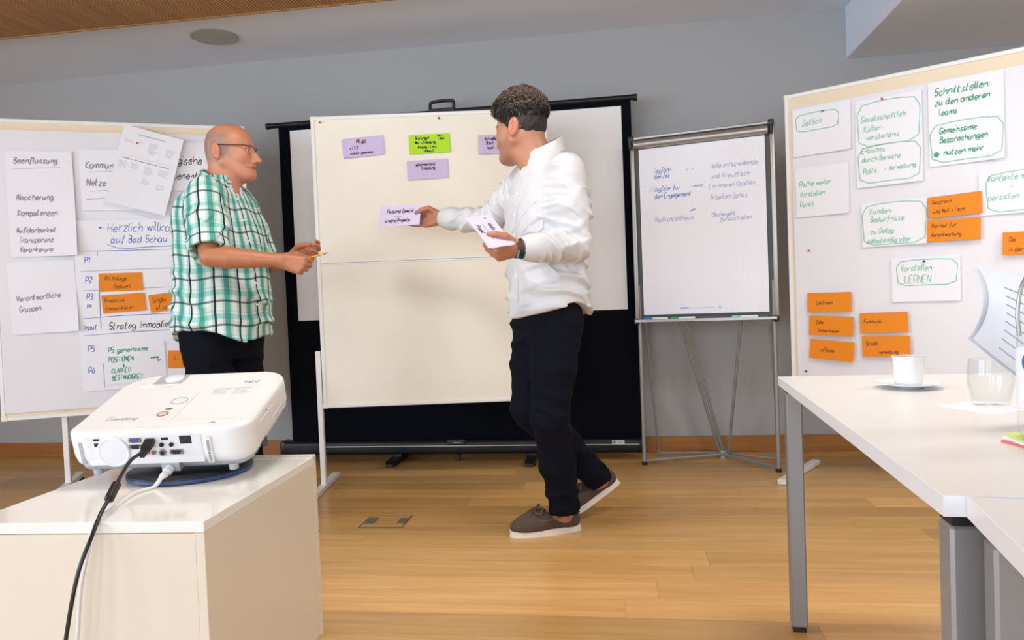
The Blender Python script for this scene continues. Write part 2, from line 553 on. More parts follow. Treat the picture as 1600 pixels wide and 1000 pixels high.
# floor socket box let into the planks
t = thing('floor_socket_box', 'square floor socket lid with oak inlay and two grey metal flaps', 'floor socket', (-1.047, 3.086, 0), R(1))
MB().box(-0.093, 0.093, -0.085, 0.085, 0.0, 0.0012, 0.0004).build('lid', 'oak', t)
fr = MB()
fr.box(-0.096, 0.096, -0.0885, -0.085, 0, 0.003); fr.box(0.093, 0.0965, -0.085, 0.085, 0, 0.003)
fr.box(-0.0965, -0.094, -0.085, 0.085, 0, 0.0018); fr.box(-0.096, 0.096, 0.085, 0.0868, 0, 0.0018)
fr.build('frame', 'gunmetal', t)
MB().box(-0.088, -0.045, -0.035, 0.052, 0.0012, 0.003, 0.0006).build('flap', 'metal_plate', t)
MB().box(0.055, 0.09, -0.032, 0.05, 0.0012, 0.003, 0.0006).build('flap', 'metal_plate', t)

# ================================================================== PINBOARDS
def pinboard(label, p0, ang, width, zb, zt, legs, foot, leg_top, panel='cork', mid=True, legy=0.0, leg_w=0.026):
    """p0 = floor point under the lower left corner; local x along the board, y away from the room, z up"""
    t = thing('pinboard', label, 'pinboard', (p0[0], p0[1], 0), ang, 'mobile moderation pinboards')
    D_ = 0.024
    fw = 0.02
    zm = 1.172
    if mid:
        MB().box(fw, width - fw, 0.003, D_ - 0.003, zm + 0.008, zt - fw).build('panel', panel, t)
        MB().box(fw, width - fw, 0.003, D_ - 0.003, zb + fw, zm - 0.008).build('panel', panel, t)
        MB().box(fw, width - fw, 0, D_, zm + 0.0008, zm + 0.0085, 0.001).build('middle_rail', 'white_metal', t)
        MB().box(fw, width - fw, 0, D_, zm - 0.0085, zm - 0.0008, 0.001).build('middle_rail', 'white_metal', t)
    else:
        MB().box(fw, width - fw, 0.003, D_ - 0.003, zb + fw, zt - fw).build('panel', panel, t)
    MB().box(0, fw, -0.002, D_, zb, zt, 0.003).build('side_rail', 'white_metal', t)
    MB().box(width - fw, width, -0.002, D_, zb, zt, 0.003).build('side_rail', 'white_metal', t)
    MB().box(fw, width - fw, -0.002, D_, zt - fw, zt, 0.003).build('top_rail', 'white_metal', t)
    MB().box(fw, width - fw, -0.002, D_, zb, zb + fw, 0.003).build('bottom_rail', 'white_metal', t)
    for (cx, cz) in ((0.012, zt - 0.012), (width - 0.012, zt - 0.012), (0.012, zb + 0.012), (width - 0.012, zb + 0.012)):
        MB().box(cx - 0.014, cx + 0.014, -0.0035, D_ + 0.0015, cz - 0.014, cz + 0.014, 0.003).build('corner_cap', 'cork', t)
    for lx in legs:
        MB().box(lx - leg_w / 2, lx + leg_w / 2, legy - 0.006, legy + 0.022, foot, leg_top, 0.002).build('leg', 'white_metal', t)
        MB().box(lx - 0.02, lx + 0.02, legy - 0.25, legy + 0.27, foot - 0.024, foot + 0.002, 0.003).build('foot', 'white_metal', t)
        if foot > 0.05:
            for yy in (legy - 0.23, legy + 0.25):
                MB().tube([(lx, yy, 0), (lx, yy, foot - 0.022)], 0.02, 10).build('glide', 'black_plastic', t, True)
    return t


MIDP, MIDA = (-1.542, 3.634), math.atan2(0.1444, 0.9895)
LEFP, LEFA = (-3.110, 3.300), math.atan2(0.4487, 0.8937)
RIGP, RIGA = (0.844, 3.895), math.atan2(-0.526, 0.8505)
mid_b = pinboard('cream folding pinboard with lilac cards between the two men', MIDP, MIDA, 1.21, 0.423, 1.925, (-0.016, 1.226), 0.026, 0.72)
lef_b = pinboard('pinboard papered over in white behind the bald man', LEFP, LEFA, 1.22, 0.432, 1.957, (0.27, 1.17), 0.082, 0.60, panel='cork2', mid=False, legy=0.04)
rig_b = pinboard('pinboard with green writing and orange cards at the right end', RIGP, RIGA, 1.25, 0.423, 1.915, (0.012, 1.238), 0.026, 0.72, panel='cork2', mid=False, legy=0.032)


def on_board(P0, A, u, v, off=0.002, rot=0.0):
    """matrix of a sheet lying on a board at (u, v), facing the room"""
    base = Matrix.Translation((P0[0], P0[1], 0)) @ Matrix.Rotation(A, 4, 'Z')
    loc = Matrix(((1, 0, 0, u), (0, 0, -1, -off), (0, 1, 0, v), (0, 0, 0, 1)))
    return base @ loc @ Matrix.Rotation(rot, 4, 'Z')


def curl(ax, ay, k=1.0, p=2.0):
    return lambda x, y: max(0.0, ax * abs(x) ** p * k + ay * abs(y) ** p * k)


def lift(w, h, cx, cy, amt):
    """one corner of the sheet stands off the board"""
    return lambda x, y: amt * max(0, (cx * x / (w / 2) + cy * y / (h / 2)) / 2) ** 3


CW, CH = 0.210, 0.097
mcards = 'moderation cards on the cream pinboard'
# ---- centre board
sheet('moderation_card', 'lilac card at upper left of the cream board, pinned with a red pin', 'card', on_board(MIDP, MIDA, 0.268, 1.762, 0.004, R(3.2)), CW, CH, 'lilac', lift(CW, CH, -1, -1, 0.008),
      [('PR-Att.', -0.036, 0.018, 0.019), ('> X,Y,Z', -0.074, -0.010, 0.015), ('> Listen > generieren', -0.074, -0.036, 0.0125)], stroke=0.0034, group=mcards)
sheet('moderation_card', 'lilac backing card peeping out behind the card with the red pin', 'card', on_board(MIDP, MIDA, 0.264, 1.758, 0.0025, R(4.6)), CW, CH, 'lilac', group=mcards)
sheet('moderation_card', 'lime green card covered in black handwriting', 'card', on_board(MIDP, MIDA, 0.606, 1.764, 0.004, R(1.0)), CW, CH, 'green_card', lift(CW, CH, 1, -1, 0.006),
      [('Storungen', -0.072, 0.024, 0.0155), ('Hot is', 0.042, 0.034, 0.010), ('x Zeiten', 0.046, 0.020, 0.009), ('* Mail > Einladung', -0.082, 0.001, 0.0145), ('* Anhang / Links', -0.070, -0.023, 0.0145), ('(Ablauf)', -0.03, -0.043, 0.0135)], stroke=0.0034, group=mcards)
sheet('moderation_card', 'lilac card directly below the lime green card', 'card', on_board(MIDP, MIDA, 0.592, 1.633, 0.004, R(1.6)), CW, CH, 'lilac', lift(CW, CH, 0, -1, 0.010),
      [('Teilnehmerliste/', -0.068, 0.020, 0.0155), ('Einladung', -0.03, 0.000, 0.0155)], stroke=0.0034, group=mcards)
sheet('moderation_card', 'lilac card half hidden by the face of the man in the white shirt', 'card', on_board(MIDP, MIDA, 0.962, 1.749, 0.004, R(0.2)), CW, CH, 'lilac', lift(CW, CH, -1, -1, 0.004),
      [('Aktuelle', -0.072, 0.022, 0.0165), ('Start', -0.066, 0.000, 0.0165), ('buch ...', -0.06, -0.023, 0.0145)], stroke=0.0034, group=mcards)


def pin(P0, A, u, v, m, label, off=0.002):
    o = MB().lathe([(0.0006, -0.012), (0.0006, 0.0), (0.0045, 0.0), (0.0045, 0.002), (0.0025, 0.004), (0.0025, 0.009), (0.0042, 0.011), (0.004, 0.0125), (0.001, 0.013)], 12).build('push_pin', m, None, True)
    o.matrix_world = on_board(P0, A, u, v, off)
    return tag(o, label, 'pin', 'push pins')


pin(MIDP, MIDA, 0.049, 1.893, 'red', 'red push pin in the top left corner of the cream board')
pin(MIDP, MIDA, 0.660, 1.892, 'ink', 'dark push pin alone at the top edge of the cream board')
pin(MIDP, MIDA, 0.262, 1.779, 'red', 'red push pin through the upper left lilac card', 0.005)

# ---- left board, everything in board coordinates (origin 0.0685 m further left than the photo edge)
S0 = 0.0685
rl = random.Random(8)
crin = lambda x, y: 0.0015 + 0.0022 * math.sin(9 * x + 3 * y) * math.sin(7 * y - 2 * x) + 0.0010 * math.sin(31 * x + 11 * y)
sheet('paper_sheet', 'large crumpled white paper covering the whole left pinboard', 'paper', on_board(LEFP, LEFA, 0.60, 1.185, 0.004), 1.16, 1.43, 'paper', crin, nx=24, ny=28)
OFF = 0.015
lsheets = 'handwritten sheets on the left pinboard'


def lb(u0, u1, v0, v1, off=OFF, rot=0.0):
    return on_board(LEFP, LEFA, (u0 + u1) / 2 + S0, (v0 + v1) / 2, off, rot), u1 - u0, v1 - v0


m_, w_, h_ = lb(0.015, 0.315, 1.26, 1.795, OFF, R(0.8))
sheet('paper_sheet', 'tall white sheet with blurred dark writing at the far left of its board', 'paper', m_, w_, h_, 'paper2', lift(w_, h_, 1, -1, 0.03),
      [('Beeinflussung', -0.11, 0.205, 0.030, 'ink_grey'), ('Absicherung', -0.11, 0.02, 0.030, 'ink_grey'), ('Kompetenzen', -0.11, -0.06, 0.030, 'ink_grey'), ('Aufklarbarkeit', -0.12, -0.145, 0.026, 'ink_grey'), ('Transparenz', -0.11, -0.195, 0.026, 'ink_grey'), ('Verankerung', -0.11, -0.243, 0.026, 'ink_grey')],
      [([(-0.12, 0.175), (0.10, 0.185)], 'ink_grey', 0.003)], stroke=0.0055, group=lsheets)
m_, w_, h_ = lb(0.345, 0.63, 1.495, 1.81, OFF, R(0.5))
sheet('paper_sheet', 'white sheet partly covered by the tilted printed page', 'paper', m_, w_, h_, 'paper2', None,
      [('Kommuni', -0.115, 0.06, 0.036, 'ink_grey'), ('Netze', -0.115, -0.03, 0.036, 'ink_grey')], [([(-0.1, 0.04), (0.03, 0.048)], 'ink_grey', 0.004), ([(-0.1, -0.06), (0.02, -0.05)], 'ink_grey', 0.004), ([(-0.12, -0.10), (-0.02, -0.095)], 'ink_grey', 0.008)], stroke=0.006, group=lsheets)
m_, w_, h_ = lb(0.70, 1.06, 1.60, 1.86, OFF, R(0.0))
sheet('paper_sheet', 'white sheet with black writing beside the bald head', 'paper', m_, w_, h_, 'paper2', None,
      [('Strategische', -0.205, 0.012, 0.044), ('Immobilienent', -0.205, -0.068, 0.040)], stroke=0.0045, group=lsheets)
m_, w_, h_ = lb(0.30, 1.02, 0.56, 1.445, OFF - 0.002, R(0.6))
gx = 0.30 + w_ / 2; gy = 0.56 + h_ / 2
L_ = lambda *pts: [(a - gx, b - gy) for a, b in pts]
sheet('paper_sheet', 'large welcome sheet with a blue hand-drawn table', 'paper', m_, w_, h_, 'paper2', lambda x, y: 0.002 * math.sin(8 * y) ** 2,
      [('Herzlich willkommen', 0.462 - gx, 1.385 - gy, 0.048), ('auf Bad Schau', 0.475 - gx, 1.326 - gy, 0.038), ('P1', 0.345 - gx, 1.225 - gy, 0.03), ('P2', 0.345 - gx, 1.122 - gy, 0.03), ('P3', 0.345 - gx, 1.035 - gy, 0.03), ('P4', 0.345 - gx, 0.99 - gy, 0.02), ('Input', 0.325 - gx, 0.88 - gy, 0.026), ('P5', 0.335 - gx, 0.765 - gy, 0.03), ('P6', 0.33 - gx, 0.655 - gy, 0.03),
       ('Strateg. Immobilienplanung', 0.44 - gx, 0.875 - gy, 0.036, 'ink')],
      [(L_((0.45, 1.322), (0.50, 1.300), (0.56, 1.296), (0.68, 1.303), (0.80, 1.306), (0.95, 1.306)),), (L_((0.325, 1.287), (0.5, 1.285), (0.99, 1.29)),), (L_((0.325, 1.183), (0.99, 1.189)),), (L_((0.325, 1.083), (0.99, 1.087)),), (L_((0.32, 0.938), (0.5, 0.945), (0.99, 0.945)),), (L_((0.32, 0.85), (0.6, 0.858), (0.99, 0.855)),),
       (L_((0.408, 1.285), (0.402, 0.9), (0.401, 0.575)), 'ink_blue', 0.004)], ink='ink_blue', stroke=0.0042, group=lsheets, nx=10, ny=48)
m_ = on_board(LEFP, LEFA, 0.652 + S0, 1.70, OFF + 0.012, R(-15.2))
shp = []
rr = random.Random(3)
for k in range(3):
    shp.append(([(-0.07, 0.178 - 0.002 * k), (0.06, 0.178 - 0.002 * k)], 'ink_grey', 0.0018))
for (bx, by, n, ww) in ((-0.125, 0.135, 2, 0.05), (-0.01, 0.145, 8, 0.055), (0.075, 0.135, 6, 0.05), (-0.13, 0.02, 5, 0.045), (-0.07, 0.02, 4, 0.045), (-0.005, 0.02, 6, 0.05), (0.065, 0.02, 9, 0.055), (-0.005, -0.04, 5, 0.05), (0.07, -0.06, 7, 0.05), (-0.06, -0.015, 4, 0.045)):
    for k in range(n):
        shp.append(([(bx, by - 0.0075 * k), (bx + ww * rr.uniform(0.6, 1.0), by - 0.0075 * k)], 'ink_grey', 0.0028))
shp.append(([(-0.13, 0.055), (0.13, 0.055)], 'ink_grey', 0.0015)); shp.append(([(0.05, 0.14), (0.05, 0.06)], 'ink_grey', 0.001))
for bx in (-0.12, -0.06, 0.0, 0.06):
    shp.append(([(bx, 0.04), (bx + 0.05, 0.04)], 'ink_grey', 0.009))
sheet('printed_page', 'tilted printed page with an organisation chart hanging over the left pinboard', 'paper', m_, 0.293, 0.418, 'paper2', lambda x, y: 0.010 + 0.02 * max(0, -y / 0.209) ** 2 + 0.010 * max(0, x / 0.146), [], shp)
lo = 'orange cards on the left pinboard'
for (u, v, rt, lab, lns) in ((0.508, 1.120, 0.6, 'uppermost orange card on the blue table sheet', [('PV Anlage', -0.075, 0.008, 0.024), ('Reduert', -0.035, -0.033, 0.022)]),
                        (0.517, 1.009, 2.6, 'orange card below the uppermost one, left of the tilted orange card', [('Proaktive', -0.09, 0.008, 0.022), ('Kommunikation', -0.09, -0.033, 0.020)]),
                        (0.740, 1.010, 6.5, 'tilted orange card cut off by the plaid shirt', [('Single', -0.085, 0.004, 0.026), ('of contact', -0.075, -0.035, 0.022)]),
                        (0.815, 0.695, -3.0, 'lowest orange card beside the dark trousers', [('L', -0.07, 0.0, 0.022)])):
    sheet('moderation_card', lab + ' of the left board', 'card', on_board(LEFP, LEFA, u + S0, v, OFF + 0.003, R(rt)), 0.205, 0.095, 'orange', lift(0.205, 0.095, 1, -1, 0.004), lns, ink='ink_brown', stroke=0.0026, group=lo)
m_, w_, h_ = lb(0.412, 0.702, 0.585, 0.798, OFF + 0.002, R(1.0))
sheet('paper_sheet', 'small white sheet with green capitals behind the projector', 'paper', m_, w_, h_, 'paper2', lift(w_, h_, 1, 1, 0.006),
      [('P5: gemeinsame', -0.125, 0.062, 0.027), ('POSITIONEN', -0.127, 0.012, 0.026), ('erarbei', 0.075, 0.018, 0.012), ('ten', 0.105, 0.002, 0.012), ('&', -0.06, -0.018, 0.014), ('-KLARHEIT', -0.127, -0.046, 0.024), ('-BESTANDIGKEIT', -0.127, -0.083, 0.024)], ink='ink_green', stroke=0.0042, group=lsheets)
m_, w_, h_ = lb(0.0, 0.30, 0.87, 1.235, OFF - 0.001, R(1.5))
sheet('paper_sheet', 'white sheet with two dark lines below the tall one at far left', 'paper', m_, w_, h_, 'paper2', lift(w_, h_, 1, -1, 0.02),
      [('Verantwortliche', -0.12, -0.015, 0.028, 'ink_grey', 0.06), ('Gruppen', -0.11, -0.07, 0.026, 'ink_grey', 0.06)], stroke=0.005, group=lsheets)
pin(LEFP, LEFA, 0.876 + S0, 1.757, 'ink_blue', 'dark blue push pin holding the sheet beside the bald head', OFF)
pin(LEFP, LEFA, 0.622 + S0, 1.843, 'red', 'red push pin through the tilted printed page', OFF + 0.022)
pin(LEFP, LEFA, 0.423 + S0, 1.405, 'ink_blue', 'blue push pin beside the welcome line', OFF)

# ---- right board
sheet('paper_sheet', 'large white paper covering the right pinboard', 'paper', on_board(RIGP, RIGA, 0.62, 1.155, 0.004), 1.17, 1.37, 'paper', crin, nx=22, ny=22)
rs = 'green handwritten sheets on the right pinboard'
OFF = 0.014


def rb(u0, u1, v0, v1, off=OFF, rot=0.0):
    return on_board(RIGP, RIGA, (u0 + u1) / 2, (v0 + v1) / 2, off, rot), u1 - u0, v1 - v0


def rsheet(label, u0, u1, v0, v1, lines, clouds, rot=0.0, lf=(1, -1, 0.012), sz=0.026, st=0.004):
    m_, w_, h_ = rb(u0, u1, v0, v1, OFF, R(rot))
    sheet('paper_sheet', label, 'paper', m_, w_, h_, 'paper2', lift(w_, h_, *lf), lines, [(cloud(*c), 'ink_mint', 0.0045) for c in clouds], ink='ink_green' if st > 0.004 else 'ink_mint', stroke=st, group=rs)


rsheet('white sheet with one word in a green bubble, top left corner of the right board', 0.045, 0.315, 1.60, 1.83, [('Zeitlich', -0.09, 0.03, 0.03)], [(-0.02, 0.045, 0.20, 0.085)])
rsheet('white sheet with three short green lines at the left edge of the right board', 0.05, 0.30, 1.30, 1.54, [('Rathe weiter', -0.105, 0.03, 0.026), ('Vorstellen', -0.105, -0.02, 0.026), ('Punkt', -0.105, -0.07, 0.026)], [])
rsheet('tall white sheet with two green bubbles beside the red pin', 0.335, 0.615, 1.41, 1.815, [('Gesellschaftlich', -0.115, 0.10, 0.026), ('Kultur-', -0.105, 0.055, 0.026), ('verstandnis', -0.095, 0.015, 0.026), ('Erlaubnis', -0.115, -0.045, 0.024), ('durch Bereiche', -0.115, -0.085, 0.024), ('Politik', -0.11, -0.14, 0.024), ('+ Verwaltung', -0.02, -0.135, 0.022)], [(0, 0.085, 0.26, 0.20), (0, -0.10, 0.26, 0.17)])
rsheet('white sheet with a bold green dot, uppermost at right of the right board', 0.64, 0.922, 1.465, 1.835, [('Schnittstellen', -0.115, 0.125, 0.032), ('zu den anderen', -0.115, 0.08, 0.028), ('Teams', -0.105, 0.035, 0.026), ('Gemeinsame', -0.10, -0.045, 0.026), ('Besprechungen', -0.10, -0.085, 0.026), ('nutzen mehr', -0.085, -0.14, 0.026)], [(0, -0.085, 0.27, 0.17)], st=0.0046)
rsheet('white sheet with green list left of two orange cards', 0.352, 0.626, 1.13, 1.335, [('Kunden-', -0.10, 0.05, 0.026), ('Bedurfnisse', -0.10, 0.012, 0.026), ('zu Dialog', -0.10, -0.042, 0.024), ('selbstandig uber', -0.115, -0.085, 0.024)], [(0, 0.0, 0.265, 0.19)])
rsheet('white sheet with two words in a wavy green bubble, lowest of its board', 0.475, 0.75, 0.87, 1.07, [('Vorstellen-', -0.10, 0.04, 0.028), ('LERNEN', -0.085, -0.015, 0.034)], [(0.005, 0.03, 0.24, 0.115)], lf=(0, -1, 0.02))
rsheet('white sheet at the right frame edge above the cut-off orange card', 0.825, 1.09, 1.23, 1.415, [('Kontakte mit', -0.10, 0.05, 0.026), ('+', -0.02, 0.015, 0.02), ('persisten', -0.10, -0.03, 0.026)], [(0.02, 0.0, 0.25, 0.165)])
o_ = MB().lathe([(0.001, 0), (0.011, 0), (0.011, 0.0008), (0.001, 0.0009)], 16).build('sticker_dot', 'ink_green', None, True)
o_.matrix_world = on_board(RIGP, RIGA, 0.668, 1.517, OFF + 0.001); tag(o_, 'green sticker dot on the uppermost right sheet', 'sticker')
ro = 'orange cards on the right pinboard'
for (u, v, rt, lab, lns) in ((0.735, 1.286, 1.6, 'upper one of the orange pair beside the green list', [('Gesprach', -0.085, 0.015, 0.018), ('und Mail > Team', -0.085, -0.026, 0.017)]),
                        (0.728, 1.180, -1.2, 'lower one of the orange pair beside the green list', [('Klarheit fur', -0.085, 0.014, 0.018), ('Verantwortung', -0.085, -0.026, 0.017)]),
                        (1.010, 1.103, -0.6, 'orange card cut off by the right frame edge', [('Die', -0.08, 0.008, 0.020), ('in der Praxis', -0.08, -0.034, 0.02)]),
                        (0.199, 0.877, -0.3, 'top orange card of the three stacked at lower left', [('Leitlinien', -0.06, -0.01, 0.020)]),
                        (0.204, 0.762, -2.6, 'middle orange card of the three stacked at lower left', [('Ziele', -0.07, 0.008, 0.018), ('Kommunikation', -0.06, -0.03, 0.015)]),
                        (0.204, 0.644, -5.0, 'bottom orange card of the three stacked at lower left', [('offene', -0.05, -0.01, 0.02)]),
                        (0.439, 0.776, 1.2, 'orange card on top of the two above the coffee cup', [('Kommunik.', -0.085, 0.0, 0.018)]),
                        (0.446, 0.666, 0.9, 'orange card just above the coffee cup', [('Stadt-', -0.085, 0.004, 0.02), ('verwaltung', -0.03, -0.034, 0.016)])):
    sheet('moderation_card', lab + ' of the right board' if 'right' not in lab else lab, 'card', on_board(RIGP, RIGA, u, v, OFF + 0.014, R(rt)), 0.205, 0.095, 'orange', lift(0.205, 0.095, 1, -1, 0.004), lns, ink='ink_brown', stroke=0.0026, group=ro)
for (u, v, mm, lab) in ((0.454, 1.805, 'red', 'red push pin above the tall sheet with two bubbles'), (0.108, 1.133, 'red', 'red push pin in blank paper at the left of the right board'), (0.079, 0.537, 'ink', 'dark push pin low down by the white table corner'), (0.19, 1.80, 'ink_green', 'green push pin above the one-word bubble'), (0.61, 1.05, 'ink', 'dark push pin above the wavy bubble')):
    pin(RIGP, RIGA, u, v, mm, lab, 0.018)

# ================================================================== PROJECTION SCREEN
t = thing('projection_screen', 'black-framed pull-up projection screen standing in front of the grey wall', 'screen', (-0.99, 4.31, 0))
W2 = 1.10
hb = MB()
prof = rrect(0.095, 0.085, 0.02, 4, 0, 0.085)
hb.loft([[(x, a, b) for a, b in prof] for x in (-W2 + 0.02, W2 - 0.01)])
hb.build('housing', 'black_metal', t, True)
MB().box(-W2 + 0.25, W2 - 0.03, -0.0495, -0.047, 0.092, 0.098).build('housing_trim', 'alu', t)
for sx in (-1, 1):
    MB().box(sx * (W2 - 0.005) - 0.018, sx * (W2 - 0.005) + 0.018, -0.05, 0.05, 0.04, 0.13, 0.012, seg=2).build('end_cap', 'black_plastic', t, True)
fab = MB().box(-0.975, 1.035, -0.003, -0.0005, 0.865, 2.035).build('fabric', 'screen_white', t)
bd = MB()
bd.box(-1.045, 1.085, 0.0, 0.003, 0.125, 2.06)
bd.build('black_backing', 'black_cloth', t)
for nm, (a, b, c, d) in dict(side_border=(-1.045, -0.973, 0.125, 2.06)).items():
    MB().box(a, b, -0.004, 0.0, c, d).build('border', 'black_cloth', t)
MB().box(1.03, 1.085, -0.004, 0.0, 0.125, 2.06).build('border', 'black_cloth', t)
MB().box(-0.973, 1.03, -0.004, 0.0, 2.03, 2.06).build('border', 'black_cloth', t)
MB().box(-0.973, 1.03, -0.004, 0.0, 0.125, 0.868).build('border', 'black_cloth', t)
MB().tube([(-1.11, 0, 2.068), (1.11, 0, 2.075)], 0.0165, 12).build('top_bar', 'black_metal', t, True)
for sx in (-1, 1):
    MB().tube([(sx * 1.10, 0, 2.07 + 0.003 * sx), (sx * 1.122, 0, 2.07 + 0.003 * sx)], 0.02, 12).build('end_knob', 'black_plastic', t, True)
MB().tube(smooth_path([(-0.085, 0, 2.07), (-0.088, 0, 2.115), (-0.07, 0, 2.135), (0.04, 0, 2.138), (0.055, 0, 2.118), (0.052, 0, 2.07)], 4), 0.010, 8).build('handle', 'black_plastic', t, True)
MB().box(-0.095, 0.062, -0.016, 0.016, 2.07, 2.094, 0.004).build('handle_bracket', 'black_plastic', t)
for fx in (-0.37, 0.45):
    f = MB()
    f.box(fx - 0.03, fx + 0.03, -0.045, 0.05, 0.025, 0.05, 0.005)
    f.loft([[(fx - w, yy, 0.004), (fx + w, yy, 0.004), (fx + w, yy, zz), (fx - w, yy, zz)] for yy, w, zz in ((-0.20, 0.022, 0.02), (-0.17, 0.03, 0.03), (0.0, 0.03, 0.035), (0.12, 0.028, 0.03), (0.15, 0.02, 0.02))])
    f.build('foot', 'black_plastic', t)
MB().box(-0.055, 0.055, -0.056, -0.04, 0.10, 0.135, 0.006, seg=2).build('lock_plate', 'black_plastic', t)
MB().box(-0.02, 0.03, -0.0575, -0.056, 0.113, 0.118).build('lock_print', 'print_grey', t)
MB().box(-0.012, 0.012, -0.03, 0.0, 0.0, 0.043, 0.003).build('release_lever', 'black_plastic', t)
MB().box(0.915, 0.985, -0.0495, -0.0475, 0.098, 0.118).build('sticker', 'paper2', t, label='small white sticker')
MB().box(0.92, 0.935, -0.0505, -0.0492, 0.102, 0.114).build('sticker_print', 'blue_print', t)
MB().box(0.94, 0.978, -0.0505, -0.0492, 0.105, 0.111).build('sticker_print', 'print_grey', t)

# ================================================================== FLIPCHART
FLP, FLA = (0.087, 4.145), math.atan2(-0.2609, 0.9654)
t = thing('flipchart_stand', 'grey flipchart stand on tube legs at the right of the screen', 'flipchart', (*FLP, 0), FLA)
WF = 0.735
MB().box(0.015, WF - 0.015, 0.012, 0.022, 0.815, 1.80).build('board', 'gunmetal', t)
for x0 in (-0.008, WF - 0.016):
    MB().box(x0, x0 + 0.024, -0.004, 0.03, 0.80, 1.81, 0.005, seg=2).build('side_rail', 'alu', t, True)
MB().box(0.0, WF, 0.0, 0.03, 1.795, 1.812, 0.004).build('top_rail', 'alu', t)
MB().tube([(0.022, -0.012, 1.765), (WF - 0.022, -0.012, 1.765)], 0.022, 16).build('clamp_bar', 'alu', t, True)
for x0 in (-0.003, WF - 0.009):
    for z0 in (1.805, 0.803):
        MB().box(x0 - 0.014, x0 + 0.016, -0.012, 0.034, z0 - 0.02, z0 + 0.014, 0.008, seg=2).build('corner_cap', 'black_plastic', t, True)
    MB().box(x0 - 0.006, x0 + 0.012, -0.03, 0.0, 1.742, 1.79, 0.005).build('clamp_end', 'black_plastic', t)
tr = MB()
tr.box(0.0, WF, -0.045, 0.01, 0.797, 0.803); tr.box(0.0, WF, -0.048, -0.042, 0.797, 0.812, 0.001)
tr.build('pen_tray', 'alu', t)
HUB = (0.40, 0.31, 0.03)
for x0 in (0.012, WF - 0.018):
    MB().tube([(x0, 0.015, 0.0), (x0, 0.015, 1.0)], 0.0115, 10).build('leg', 'grey_tube', t, True)
    MB().tube([(x0, 0.015, 0.022), (HUB[0], HUB[1] - 0.02, 0.022)], 0.0095, 10).build('floor_bar', 'grey_tube', t, True)
    MB().tube([(x0, 0.015, 0.0), (x0, 0.015, 0.02)], 0.015, 10).build('rubber_foot', 'black_plastic', t, True)
for x0, yy in ((0.045, 0.24), (WF - 0.03, 0.24)):
    MB().tube([(x0, yy, 0.0), (x0 - 0.012, 0.035, 0.86)], 0.007, 8).build('rear_leg', 'grey_tube', t, True)
    MB().tube([(x0, yy, 0.022), (HUB[0], HUB[1] + 0.02, 0.022)], 0.008, 8).build('floor_bar', 'grey_tube', t, True)
for x0, x1 in ((0.20, -0.02), (0.235, 0.0), (0.56, 0.03)):
    MB().tube([(x0, 0.04, 0.90), (HUB[0] + x1, HUB[1] - 0.005, 0.03)], 0.0088, 8).build('brace', 'grey_tube', t, True)
MB().tube([(HUB[0], HUB[1], 0.0), (HUB[0], HUB[1], 0.045)], 0.03, 14).build('hub', 'grey_tube', t, True)
# paper pad with writing
FW_, FH_ = 0.655, 0.905
pm = Matrix.Translation((*FLP, 0)) @ Matrix.Rotation(FLA, 4, 'Z') @ Matrix(((1, 0, 0, 0.3675), (0, 0, -1, 0.004), (0, 1, 0, 1.2885), (0, 0, 0, 1)))
fx = lambda u: u - 0.3675
fy = lambda v: v - 1.2885
grid = []
gx = -FW_ / 2 + 0.025
while gx < FW_ / 2:
    grid.append(([(gx, -FH_ / 2 + 0.005), (gx, FH_ / 2 - 0.03)], 'grid_ink', 0.0006)); gx += 0.025
gy = -FH_ / 2 + 0.025
while gy < FH_ / 2 - 0.03:
    grid.append(([(-FW_ / 2 + 0.004, gy), (FW_ / 2 - 0.004, gy)], 'grid_ink', 0.0006)); gy += 0.025
M['grid_ink'] = mat('pale_grid_print', srgb(214, 216, 226), 0.7)
sheet('flipchart_pad', 'white squared flipchart paper with faint blue handwriting on the stand', 'paper', pm, FW_, FH_, 'paper2', lambda x, y: 0.004 + 0.003 * math.sin(3 * x + 1) * (0.5 - y),
      [('Tagfahr-', fx(0.115), fy(1.605), 0.026), ('den Zeit?', fx(0.12), fy(1.575), 0.024), ('> - >', fx(0.29), fy(1.60), 0.02, 'ink_faint'), ('Halle entscheidende', fx(0.42), fy(1.60), 0.026, 'ink_faint'), ('und Kreuztisch', fx(0.42), fy(1.545), 0.028, 'ink_faint'),
       ('! Tagfahr fur', fx(0.098), fy(1.505), 0.026), ('den Engagement?', fx(0.12), fy(1.467), 0.026), ('-> weiter', fx(0.31), fy(1.51), 0.018, 'ink_faint'), ('( in inneren Kapiteln', fx(0.41), fy(1.495), 0.026, 'ink_faint'), ('Arbeiten Bonus', fx(0.415), fy(1.435), 0.028, 'ink_faint'),
       ('- Radikontakthaus', fx(0.10), fy(1.34), 0.026, 'ink_faint'), ('(Sache geht', fx(0.42), fy(1.345), 0.022, 'ink_faint'), ('zurucktreten', fx(0.46), fy(1.318), 0.026, 'ink_faint')],
      grid + [([(fx(0.24), fy(0.868)), (fx(0.285), fy(0.868))], 'blue_print', 0.011), ([(fx(0.29), fy(0.866)), (fx(0.42), fy(0.866))], 'ink_faint', 0.005), ([(fx(0.44), fy(0.866)), (fx(0.455), fy(0.866))], 'ink_faint', 0.01), ([(fx(0.31), fy(1.385)), (fx(0.335), fy(1.395))], 'ink_blue', 0.012)], ink='ink_blue', stroke=0.0034, nx=16, ny=16)
